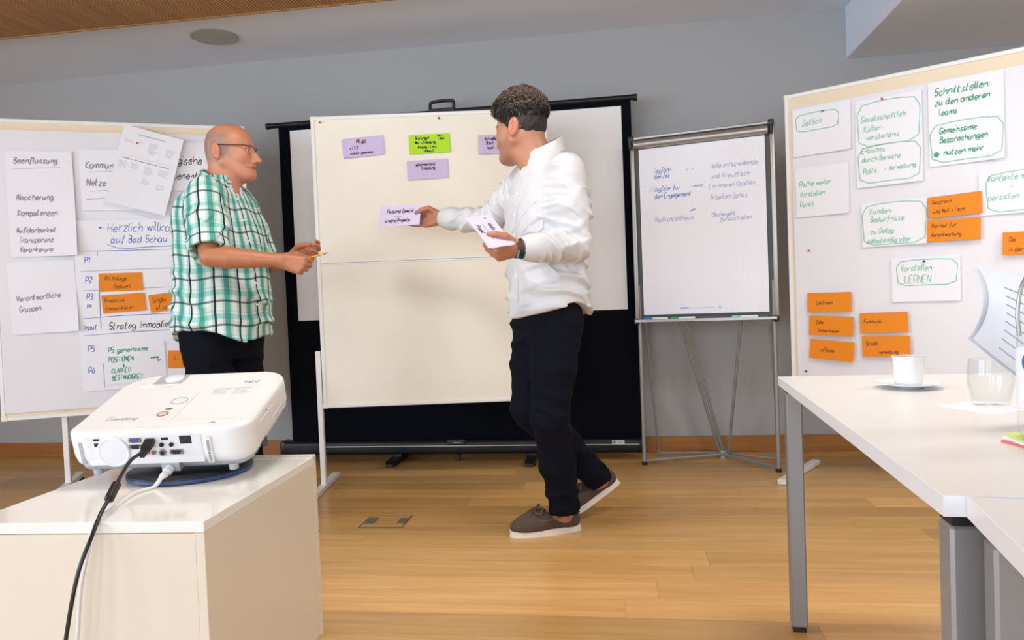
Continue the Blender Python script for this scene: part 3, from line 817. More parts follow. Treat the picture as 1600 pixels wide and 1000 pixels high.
# pens in the tray
fm = Matrix.Translation((*FLP, 0)) @ Matrix.Rotation(FLA, 4, 'Z')
for (x0, capm, lab) in ((0.045, 'blue_print', 'whiteboard marker with a blue cap in the flipchart tray'), (0.19, 'ink_green', 'marker with a green cap left of the tray middle'), (0.51, 'ink_mint', 'marker with a pale green cap at the right of the tray')):
    p = thing('marker_pen', lab, 'pen', group='markers in the flipchart tray', mx=fm @ Matrix.Translation((x0, -0.018, 0.813)))
    MB().tube([(0.045, 0, 0), (0.13, 0, 0)], 0.0085, 10).build('barrel', 'white_plastic', p, True)
    MB().tube([(0, 0, 0), (0.046, 0, 0)], 0.0095, 10).build('cap', capm, p, True)

# ================================================================== CABINET WITH PROJECTOR
CA = R(2.8)
t = thing('drawer_cabinet', 'white office pedestal cabinet carrying the projector in the foreground', 'cabinet', (-0.809, 1.31, 0), CA)
CWD, CDP, CHT = 0.505, 0.575, 0.545
MB().box(-CWD, 0, 0, CDP, CHT - 0.022, CHT, 0.0012).build('top', 'cab_top', t)
MB().box(-0.019, 0, 0, CDP, 0.06, CHT - 0.0225, 0.0008).build('side_panel', 'cab_white', t)
MB().box(-CWD, -CWD + 0.019, 0, CDP, 0.06, CHT - 0.0225, 0.0008).build('side_panel', 'cab_white', t)
MB().box(-CWD + 0.0195, -0.0200, 0.0015, 0.014, 0.06, CHT - 0.0235).build('rear_panel', 'cab_white', t)
MB().box(-CWD + 0.0195, -0.0195, 0.014, CDP, 0.06, 0.075).build('bottom_panel', 'cab_white', t)
for (a, b) in ((0.338, CHT + 0.004), (0.125, 0.335), (0.052, 0.122)):
    d = MB().box(-CWD, 0.001, CDP + 0.001, CDP + 0.021, a, b, 0.0015).build('drawer', 'cab_white', t)
    MB().box(-CWD / 2 - 0.07, -CWD / 2 + 0.07, CDP + 0.021, CDP + 0.035, b - 0.035, b - 0.025, 0.003).build('handle', 'alu', d)
for cx in (-CWD + 0.05, -0.05):
    for cy in (0.06, CDP - 0.05):
        c = MB().box(cx - 0.016, cx + 0.016, cy - 0.02, cy + 0.02, 0.045, 0.06, 0.003).build('caster', 'black_plastic', t)
        MB().tube([(cx - 0.012, cy, 0.024), (cx + 0.012, cy, 0.024)], 0.024, 14).build('wheel', 'black_plastic', c, True)

o = thing('round_mat', 'dark blue round turntable disc under the projector', 'disc', (-1.085, 1.715, CHT + 0.0002))
MB().lathe([(0.001, 0.019), (0.140, 0.019), (0.147, 0.015), (0.147, 0.012), (0.001, 0.012)], 48).build('plate', 'disc_blue', o, True)
MB().lathe([(0.001, 0.0), (0.140, 0.0), (0.148, 0.004), (0.148, 0.0115), (0.001, 0.0115)], 48).build('base', 'disc_rim', o, True)

PT = R(16.5)
pmx = Matrix.Translation((-1.09, 1.608, 0.578)) @ Matrix.Rotation(R(8.3), 4, 'Z') @ Matrix.Rotation(PT, 4, 'X')
t = thing('projector', 'white video projector tilted upwards, its port panel facing the camera', 'projector', mx=pmx)
PWD, PDP = 0.432, 0.362


def prng(ins, z, yshift=0.0, rad=0.0):
    # plan outline: tight rear corners left, wide rear right, rounded front
    pts = rrect(PWD - 2 * ins, PDP - 2 * ins, [max(0.075 - ins, 0.01), max(0.09 - ins, 0.01), max(0.035 - ins, 0.006), max(0.060 - ins, 0.006)], 10, 0.0, PDP / 2 + yshift)
    return [(x, y, z) for x, y in pts]


# side profile: upper shell bulges at mid height and undercuts towards the base
body = MB()
body.loft([prng(0.012, 0.010), prng(0.004, 0.020), prng(0.0, 0.038), prng(0.0003, 0.088), prng(0.0012, 0.0945), prng(0.0035, 0.0982), prng(0.008, 0.1002), prng(0.018, 0.1010), prng(0.06, 0.1013)])
bo = body.build('upper_shell', 'proj_white', t, True)
low = MB()
low.loft([prng(0.045, -0.008), prng(0.022, -0.006), prng(0.014, 0.002), prng(0.0125, 0.0105)])
low.build('lower_base', 'proj_grey', t, True)
for fx_ in (0.161, -0.165):
    MB().tube([(fx_, 0.018, -0.014), (fx_, 0.02, 0.0)], 0.011, 14).build('rear_foot', 'proj_grey', t, True)
# front adjusting foot: straight down to the cabinet top
dwn = Vector((0, -math.sin(PT), -math.cos(PT)))
for fx_ in (0.13, -0.13):
    p0 = Vector((fx_, 0.235, 0.0)); zw = 0.578 + 0.235 * math.sin(PT)
    ln = zw - CHT - 0.0205
    MB().tube([p0 + dwn * -0.02, p0 + dwn * (ln - 0.012), p0 + dwn * (ln - 0.012), p0 + dwn * ln], [0.012, 0.012, 0.02, 0.02], 14).build('front_foot', 'black_plastic', t, True)
# rear panel and its sockets (y = 0 faces the camera)
pp = MB().box(-0.168, 0.103, -0.0022, 0.004, 0.034, 0.088, 0.001).build('port_panel', 'proj_panel', t)
MB().box(-0.168, 0.103, -0.0012, 0.004, 0.016, 0.034, 0.001).build('sill', 'proj_white', t)
gr = MB()
rot = Matrix.Rotation(R(90), 4, 'X')
gr.lathe([(0.0385, 0.0), (0.0385, 0.005), (0.036, 0.0075), (0.0335, 0.0075), (0.032, 0.006)], 40, mx=Matrix.Translation((-0.105, 0, 0.052)) @ rot)
sg = gr.build('speaker_ring', 'proj_white', t, True)
g2 = MB().lathe([(0.0322, 0.004), (0.0322, 0.0062), (0.015, 0.0072), (0.0005, 0.0074)], 40, mx=Matrix.Translation((-0.105, 0, 0.052)) @ rot).build('grille', 'proj_panel', sg, True)


def dsub(cx, cz, core, w=0.028):
    s_ = MB().prism([(cx - w / 2, -0.004), (cx + w / 2, -0.004), (cx + w / 2, 0.004), (cx - w / 2, 0.004)], cz - 0.006, cz + 0.006).build('socket', 'port_metal', t)
    MB().add([(cx - w * 0.33, -0.0055, cz + 0.0045), (cx + w * 0.33, -0.0055, cz + 0.0045), (cx + w * 0.27, -0.0055, cz - 0.0045), (cx - w * 0.27, -0.0055, cz - 0.0045),
              (cx - w * 0.33, -0.001, cz + 0.0045), (cx + w * 0.33, -0.001, cz + 0.0045), (cx + w * 0.27, -0.001, cz - 0.0045), (cx - w * 0.27, -0.001, cz - 0.0045)],
             [(0, 3, 2, 1), (4, 5, 6, 7), (0, 1, 5, 4), (1, 2, 6, 5), (2, 3, 7, 6), (3, 0, 4, 7)]).build('insert', core, s_)
    for q in (-1, 1):
        MB().tube([(cx + q * w * 0.43, -0.0075, cz), (cx + q * w * 0.43, -0.002, cz)], 0.0026, 8).build('screw', 'port_metal', s_, True)


dsub(-0.050, 0.0800, 'port_blue'); dsub(-0.052, 0.063, 'port_dark'); dsub(0.042, 0.046, 'port_dark', 0.031)


def jack(cx, cz, r, m, inner='port_dark'):
    s_ = MB().tube([(cx, -0.006, cz), (cx, 0.002, cz)], r, 16).build('jack', m, t, True)
    MB().tube([(cx, -0.0068, cz), (cx, -0.002, cz)], r * 0.6, 14).build('hole', inner, s_, True)


for cx, m_ in ((-0.042, 'yellow'), (-0.027, 'white_plastic'), (-0.012, 'red')):
    jack(cx, 0.047, 0.0056, 'port_metal', m_)
jack(0.009, 0.046, 0.0085, 'port_metal')
for cx in (-0.013, 0.010, 0.033):
    jack(cx, 0.066, 0.0052, 'port_dark')
for (x0, x1, z0, z1) in ((-0.148, -0.134, 0.081, 0.0865), (-0.148, -0.136, 0.066, 0.075), (-0.104, -0.096, 0.079, 0.087), (0.011, 0.027, 0.078, 0.0845)):
    MB().box(x0, x1, -0.0030, 0.002, z0, z1).build('socket', 'port_dark', t)
MB().box(0.053, 0.081, -0.0032, 0.002, 0.066, 0.087, 0.001).build('infrared_window', 'black_plastic', t)
sl = MB().box(0.113, 0.127, -0.006, 0.002, 0.014, 0.081, 0.0025).build('lock_bar', 'proj_white', t)
MB().box(0.1165, 0.1235, -0.0066, -0.005, 0.045, 0.076).build('slot', 'print_grey', sl)
MB().box(0.1165, 0.1235, -0.0066, -0.005, 0.018, 0.038).build('slot', 'print_grey', sl)
MB().tube([(0.12, -0.0068, 0.0415), (0.12, -0.005, 0.0415)], 0.0025, 10).build('screw', 'port_dark', sl, True)
MB().box(-0.187, -0.178, -0.0012, 0.002, 0.02, 0.078, 0.001).build('vent_slot', 'proj_grey', t)
MB().box(-0.002, 0.042, -0.003, 0.03, -0.006, 0.0165, 0.002).build('power_inlet', 'proj_grey', t)
# top: lens shift dials, control pad, seams, printing
TZ = 0.1013
d = MB().lathe([(0.001, 0.0), (0.020, 0.0), (0.024, 0.0006), (0.0245, 0.0002), (0.0245, -0.002), (0.001, -0.002)], 28, mx=Matrix.Translation((-0.150, 0.285, TZ - 0.001))).build('dial_recess', 'proj_grey', t, True)
MB().lathe([(0.001, 0.004), (0.014, 0.004), (0.016, 0.002), (0.016, 0.0)], 24, mx=Matrix.Translation((-0.150, 0.285, TZ - 0.001))).build('dial', 'proj_panel', d, True)
w_ = MB().prism(rrect(0.078, 0.062, 0.006, 4, -0.097, 0.318), TZ - 0.003, TZ + 0.0003).build('lens_window', 'proj_grey', t)
MB().lathe([(0.001, 0.006), (0.022, 0.006), (0.0245, 0.004), (0.0245, 0.0), (0.001, 0.0)], 30, mx=Matrix.Translation((-0.088, 0.318, TZ))).build('focus_wheel', 'proj_panel', w_, True)
MB().lathe([(0.019, -0.001), (0.019, 0.0012), (0.0205, 0.0012), (0.0205, -0.001)], 36, mx=Matrix.Translation((-0.014, 0.170, TZ)), close=True).build('navigation_ring', 'groove', t, True)
MB().lathe([(0.001, 0.0012), (0.009, 0.0012), (0.0095, 0.0006), (0.0095, -0.001)], 24, mx=Matrix.Translation((-0.014, 0.170, TZ))).build('button', 'proj_panel', t, True)
MB().lathe([(0.001, 0.0010), (0.009, 0.0010), (0.009, -0.001)], 24, mx=Matrix.Translation((-0.020, 0.121, TZ)) @ Matrix.Diagonal((1, 0.7, 1, 1))).build('button', 'led_green', t, True)
rb_ = MB().lathe([(0.001, 0.0012), (0.0125, 0.0012), (0.0125, -0.001)], 24, mx=Matrix.Translation((-0.023, 0.091, TZ))).build('button', 'pink_button', t, True)
MB().lathe([(0.0115, 0.0008), (0.0115, 0.0016), (0.0132, 0.0016), (0.0132, 0.0008)], 28, mx=Matrix.Translation((-0.023, 0.091, TZ)), close=True).build('button_ring', 'red', rb_, True)
for (bx, by) in ((-0.042, 0.108), (0.002, 0.112), (-0.036, 0.150), (0.006, 0.148)):
    MB().prism(rrect(0.014, 0.007, 0.003, 3, bx, by), TZ - 0.001, TZ + 0.0008).build('button', 'proj_panel', t)
for pl, w2 in (([(0.014, 0.060), (0.016, 0.195), (0.018, 0.225)], 0.0011), ([(0.014, 0.060), (0.15, 0.052), (0.17, 0.058)], 0.0011), ([(-0.16, 0.248), (0.19, 0.240)], 0.0009)):
    m_ = MB(); ribbon(m_, pl, w2, lambda x, y: TZ, 0.0002); m_.build('seam', 'groove', t)


def print_on(text, x, y, h, k='print_grey', st=0.0012, slant=0.1, jit=0.0, xs=1.0):
    m_ = MB()
    for pl in strokes(text, h, slant=slant, jit=jit)[0]:
        ribbon(m_, [(x + a * xs, y + b) for a, b in pl], st, lambda x, y: TZ, 0.00025)
    m_.build('lettering', k, t)


print_on('NEC', 0.118, 0.275, 0.012, 'ink_grey', 0.0030, 0.0, 0.0, 2.2)
print_on('Eisenberg', -0.150, 0.066, 0.017, 'ink_grey', 0.0018, 0.3, 0.15, 1.0)
print_on('HDMI', 0.112, 0.032, 0.006, 'ink_grey', 0.0012, 0.2, 0.0, 1.4)
for k in range(5):
    for x0, x1 in ((0.052, 0.098), (0.105, 0.150)):
        m_ = MB(); ribbon(m_, [(x0, 0.240 - 0.0085 * k), (x1 - 0.006 * (k % 3), 0.240 - 0.0085 * k)], 0.0032, lambda x, y: TZ, 0.00025); m_.build('lettering', 'print_grey', t)
for x0 in (-0.055, -0.018, 0.012):
    m_ = MB(); ribbon(m_, [(x0, 0.022), (x0 + 0.02, 0.022)], 0.0016, lambda x, y: TZ, -0.0002); m_.build('lettering', 'print_grey', t)
m_ = MB(); ribbon(m_, [(-0.118, 0.270), (-0.072, 0.268)], 0.003, lambda x, y: TZ, 0.00025); m_.build('lettering', 'ink_faint', t)
# right flank: seam, grille slots, key hole
SX = PWD / 2
MB().box(SX - 0.001, SX + 0.0006, 0.085, 0.185, 0.0745, 0.0765).build('side_seam', 'paper2', t)
MB().tube([(SX - 0.001, 0.135, 0.083), (SX + 0.0015, 0.135, 0.083)], 0.0028, 10).build('key_hole', 'print_grey', t, True)
v = MB().box(SX - 0.002, SX + 0.001, 0.175, 0.262, 0.026, 0.046, 0.001).build('side_vent', 'proj_panel', t)
MB().box(SX, SX + 0.0016, 0.18, 0.257, 0.041, 0.0438).build('slot', 'print_grey', v)
MB().box(SX, SX + 0.0016, 0.18, 0.257, 0.0285, 0.0315).build('slot', 'print_grey', v)
MB().box(SX - 0.012, SX - 0.0005, 0.10, 0.115, -0.004, 0.022, 0.002).build('latch', 'gunmetal', t)

# cables
toW = lambda p: pmx @ Vector(p)
pt = [toW((-0.014, -0.042, 0.068)), (-1.092, 1.50, 0.625), (-1.070, 1.43, 0.603), (-1.049, 1.382, 0.585), (-1.033, 1.323, 0.562), (-1.021, 1.277, 0.528), (-1.032, 1.246, 0.46), (-1.052, 1.232, 0.344), (-1.075, 1.225, 0.20), (-1.10, 1.21, 0.06), (-1.13, 1.16, 0.006), (-1.25, 1.0, 0.006)]
c = thing('video_cable', 'thick black video cable with a ferrite bead running down the cabinet', 'cable', (0, 0, 0))
MB().tube(smooth_path(pt, 8), 0.0040, 10).build('cord', 'black_plastic', c, True)
pl = MB()
a_ = toW((-0.014, -0.004, 0.079)); b_ = toW((-0.014, -0.046, 0.066))
dr = (b_ - a_).normalized()
sd = Vector((math.cos(R(8.3)), math.sin(R(8.3)), 0)); nu = sd.cross(dr).normalized()
ring = lambda p, w, h: [p + sd * w + nu * h, p - sd * w + nu * h, p - sd * w - nu * h, p + sd * w - nu * h]
pl.loft([ring(a_, 0.0105, 0.0058), ring(a_ + dr * 0.024, 0.0105, 0.0058), ring(a_ + dr * 0.036, 0.0075, 0.0050), ring(b_ + dr * 0.008, 0.0048, 0.0045)])
pl.build('plug', 'black_plastic', c)
f0 = Vector((-1.060, 1.405, 0.5945)); f1 = Vector((-1.041, 1.353, 0.5745))
MB().tube([f0, f0.lerp(f1, 0.06), f0.lerp(f1, 0.94), f1], [0.006, 0.0095, 0.0095, 0.006], 14).build('ferrite_bead', 'black_plastic', c, True)
c = thing('power_cable', 'white mains cable plugged into the projector and hanging over the cabinet edge', 'cable', (0, 0, 0))
q0 = toW((0.020, -0.003, 0.004)); q1 = toW((0.012, -0.036, -0.004)); q2 = toW((0.004, -0.058, -0.012))
pt = [q1, q2, (-1.088, 1.50, 0.5505), (-1.068, 1.426, 0.5495), (-1.049, 1.362, 0.5495), (-1.036, 1.312, 0.5495), (-1.034, 1.292, 0.530), (-1.040, 1.286, 0.49), (-1.055, 1.281, 0.421), (-1.067, 1.279, 0.321), (-1.08, 1.275, 0.2), (-1.09, 1.26, 0.06), (-1.06, 1.2, 0.006), (-1.0, 1.0, 0.006)]
MB().tube(smooth_path(pt, 8), 0.0036, 10).build('cord', 'white_plastic', c, True)
MB().tube([q0, q0.lerp(q1, 0.45), q0.lerp(q1, 0.5), q0.lerp(q1, 0.9), q1, q1.lerp(q2, 0.5), q2], [0.0105, 0.0115, 0.0085, 0.0095, 0.007, 0.0055, 0.004], 12).build('plug', 'white_plastic', c, True)

# ================================================================== TABLES AT THE RIGHT
TZT = 0.705


def table(label, p0, ang, length, width, near_legs=True):
    """p0 = far left corner of the top; local x to the right, y towards the camera is negative"""
    t = thing('conference_table', label, 'table', (*p0, 0), ang, 'white conference tables')
    MB().box(0.001, width - 0.001, -length + 0.001, -0.001, TZT - 0.0245, TZT, 0.001).build('table_top', 'table_white', t)
    e = MB()
    e.box(0, 0.002, -length, 0, TZT - 0.0245, TZT - 0.0006); e.box(width - 0.002, width, -length, 0, TZT - 0.0245, TZT - 0.0006)
    e.box(0.002, width - 0.002, -length, -length + 0.002, TZT - 0.0245, TZT - 0.0006); e.box(0.002, width - 0.002, -0.002, 0, TZT - 0.0245, TZT - 0.0006)
    e.build('edge_band', 'table_edge', t)
    for lx in (0.012, width - 0.055):
        for ly in (-0.055, -length + 0.014):
            MB().box(lx, lx + 0.042, ly, ly + 0.042, 0.014, TZT - 0.04, 0.004).build('leg', 'leg_grey', t)
            MB().box(lx + 0.002, lx + 0.04, ly + 0.002, ly + 0.04, TZT - 0.04, TZT - 0.0245).build('leg_cap', 'black_plastic', t)
            MB().box(lx + 0.004, lx + 0.038, ly + 0.004, ly + 0.038, 0.0, 0.014).build('glide', 'black_plastic', t)
    r_ = MB()
    r_.box(0.06, width - 0.06, -0.05, -0.025, TZT - 0.075, TZT - 0.025); r_.box(0.06, width - 0.06, -length + 0.025, -length + 0.05, TZT - 0.075, TZT - 0.025)
    r_.build('frame_rail', 'leg_grey', t)
    return t


table('white conference table at the right holding the cup and bottle', (0.430, 2.159), math.atan2(0.07, 1.253) * -1, 1.253, 0.80)
table('nearest white conference table, cut off at the lower right corner', (0.384, 0.905), -R(9.6), 1.25, 0.80)

# cup and saucer
s_ = MB().lathe([(0.001, 0.003), (0.030, 0.003), (0.034, 0.006), (0.060, 0.0115), (0.073, 0.015), (0.0735, 0.0165), (0.060, 0.0145), (0.036, 0.0095), (0.028, 0.0085), (0.001, 0.0085)], 40).build('saucer', 'china', None, True)
s_.location = (0.668, 1.862, TZT - 0.0028); tag(s_, 'white china saucer under the coffee cup', 'saucer')
t = thing('coffee_cup', 'white china coffee cup on its saucer', 'cup', (0.668, 1.862, TZT + 0.0063), R(75))
MB().lathe([(0.001, 0.0), (0.026, 0.0), (0.0285, 0.003), (0.0325, 0.030), (0.0348, 0.068), (0.0345, 0.0695), (0.0328, 0.0690), (0.0305, 0.035), (0.025, 0.006), (0.001, 0.005)], 40).build('bowl', 'china', t, True)
MB().lathe([(0.001, 0.042), (0.0297, 0.042), (0.0297, 0.0405), (0.001, 0.0405)], 30).build('coffee', 'coffee', t, True)
MB().tube(smooth_path([(0.0315, 0, 0.052), (0.045, 0, 0.054), (0.052, 0, 0.042), (0.047, 0, 0.026), (0.029, 0, 0.018)], 5), 0.0042, 8).build('handle', 'china', t, True)
# tumbler on a paper napkin
n_ = MB().prism(rrect(0.125, 0.125, 0.006, 3), 0, 0.0012).build('paper_napkin', 'paper2', None)
n_.location = (0.700, 1.55, TZT); n_.rotation_euler = (0, 0, R(24)); tag(n_, 'folded white paper napkin under the drinking glass', 'napkin')
t = thing('drinking_glass', 'empty clear drinking glass on a white napkin', 'glass', (0.712, 1.565, TZT + 0.0012))
MB().lathe([(0.001, 0.0), (0.028, 0.0), (0.032, 0.004), (0.0405, 0.045), (0.0405, 0.065), (0.0375, 0.092), (0.0362, 0.092), (0.0390, 0.065), (0.0388, 0.046), (0.030, 0.010), (0.001, 0.008)], 40).build('tumbler', 'glass', t, True)
# water bottle on a little pad of notes
for k, (mm, dz, rz, lab) in enumerate((('note_pink', 0.0, 12, 'pink note pad under the water bottle'), ('paper2', 0.004, 4, 'white note pad between the pink and green ones'), ('note_green', 0.008, -6, 'yellow-green note pad directly under the bottle'))):
    n_ = MB().box(-0.045, 0.045, -0.045, 0.045, 0, 0.0038).build('note_pad', mm, None)
    n_.location = (0.617, 1.176, TZT + dz); n_.rotation_euler = (0, 0, R(rz)); tag(n_, lab, 'note pad', 'note pads under the bottle')
t = thing('water_bottle', 'clear glass water bottle with a white and blue label at the right edge', 'bottle', (0.618, 1.192, TZT + 0.0118))
MB().lathe([(0.001, 0.004), (0.028, 0.0), (0.0345, 0.004), (0.0365, 0.012), (0.0365, 0.150), (0.034, 0.172), (0.024, 0.198), (0.0155, 0.218), (0.0135, 0.235), (0.0135, 0.265), (0.001, 0.266)], 36).build('bottle_glass', 'glass', t, True)
MB().lathe([(0.0368, 0.045), (0.0371, 0.046), (0.0371, 0.130), (0.0368, 0.131)], 36).build('label', 'paper2', t, True)
rings_b = []
for q_ in (1.0, 0.7, 0.4, 0.05):
    rg_ = []
    for i in range(24):
        a_ = 2 * math.pi * i / 24
        th_ = R(217) + 0.016 * q_ * math.cos(a_) / 0.0375
        rg_.append((0.0375 * math.cos(th_), 0.0375 * math.sin(th_), 0.112 + 0.016 * q_ * math.sin(a_)))
    rings_b.append(rg_)
MB().loft(rings_b, cap=False).build('label_emblem', 'blue_print', t)
MB().loft([[(r_ * math.cos(R(a_)), r_ * math.sin(R(a_)), z_) for a_, z_ in ((205, 0.078), (212, 0.078), (219, 0.078), (226, 0.078), (233, 0.078), (233, 0.086), (226, 0.086), (219, 0.086), (212, 0.086), (205, 0.086))] for r_ in (0.0366, 0.0374)]).build('label_print', 'ink_grey', t)
MB().lathe([(0.001, 0.262), (0.0155, 0.262), (0.0155, 0.285), (0.001, 0.286)], 24).build('cap', 'blue_print', t, True)
wire = smooth_path([(-0.035, 0, 0.150), (-0.037, 0, 0.185), (-0.030, 0, 0.225), (-0.012, 0, 0.25), (0.012, 0, 0.25), (0.030, 0, 0.225), (0.037, 0, 0.185), (0.035, 0, 0.150)], 5)
MB().tube(wire, 0.0028, 8).build('bail_wire', 'alu', t, True)
# bent stack of printed pages standing on the table behind the bottle
def page(dy, dx, name_label):
    BL, BR, TR, TL = (0.588, 1.350, 0.853), (0.800, 1.385, TZT + 0.001), (0.815, 1.365, 0.915), (0.596, 1.352, 0.977)
    m_ = MB(); nx_, ny_ = 12, 10; vs = []
    for q in (0, 1):
        for j in range(ny_ + 1):
            for i in range(nx_ + 1):
                s, u = i / nx_, j / ny_
                b = [BL[k] * (1 - s) + BR[k] * s for k in range(3)]; a = [TL[k] * (1 - s) + TR[k] * s for k in range(3)]
                p = [b[k] * (1 - u) + a[k] * u for k in range(3)]
                p[0] += 0.034 * 4 * u * (1 - u) * (1 - s) ** 1.5 + dx
                p[1] += 0.025 * math.sin(math.pi * u) * (1 - 0.4 * s) + dy + 0.0006 * q
                p[2] += -0.012 * math.sin(math.pi * s) * (1 - u)
                p[2] = max(p[2], TZT + 0.0008)
                vs.append(tuple(p))
    n1 = (nx_ + 1) * (ny_ + 1); fs = []
    ix = lambda i, j, q: q * n1 + j * (nx_ + 1) + i
    for j in range(ny_):
        for i in range(nx_):
            fs.append((ix(i, j, 0), ix(i + 1, j, 0), ix(i + 1, j + 1, 0), ix(i, j + 1, 0))); fs.append((ix(i, j, 1), ix(i, j + 1, 1), ix(i + 1, j + 1, 1), ix(i + 1, j, 1)))
    for i in range(nx_):
        fs.append((ix(i, 0, 0), ix(i, 0, 1), ix(i + 1, 0, 1), ix(i + 1, 0, 0))); fs.append((ix(i, ny_, 0), ix(i + 1, ny_, 0), ix(i + 1, ny_, 1), ix(i, ny_, 1)))
    for j in range(ny_):
        fs.append((ix(0, j, 0), ix(0, j + 1, 0), ix(0, j + 1, 1), ix(0, j, 1))); fs.append((ix(nx_, j, 0), ix(nx_, j, 1), ix(nx_, j + 1, 1), ix(nx_, j + 1, 0)))
    m_.add(vs, fs)
    o = m_.build('printed_page', 'paper2', None, True)
    tag(o, name_label, 'paper', 'bent pages behind the bottle')
    if dy == 0:
        tx = MB()
        for j in range(1, 9):
            pts = []
            for i in range(2, nx_ - 1):
                pts.append(vs[ix(i, j, 0)])
            for a, b in zip(pts[:-1], pts[1:]):
                tx.add([(a[0], a[1] - 0.0006, a[2] - 0.0011), (b[0], b[1] - 0.0006, b[2] - 0.0011), (b[0], b[1] - 0.0006, b[2] + 0.0011), (a[0], a[1] - 0.0006, a[2] + 0.0011)], [(0, 1, 2, 3)])
        tx.build('printing', 'print_grey', o, kind='stuff')
    return o


page(0.0, 0.0, 'bent printed page in front, standing on the table by the bottle')
page(0.006, 0.004, 'middle one of the bent pages standing by the bottle')
page(0.014, -0.003, 'rearmost of the bent pages standing by the bottle')

# ================================================================== PEOPLE: smooth-blended solids turned into one skin (surface nets)
F32 = np.float32
A3 = lambda *p: np.array(p, dtype=F32)


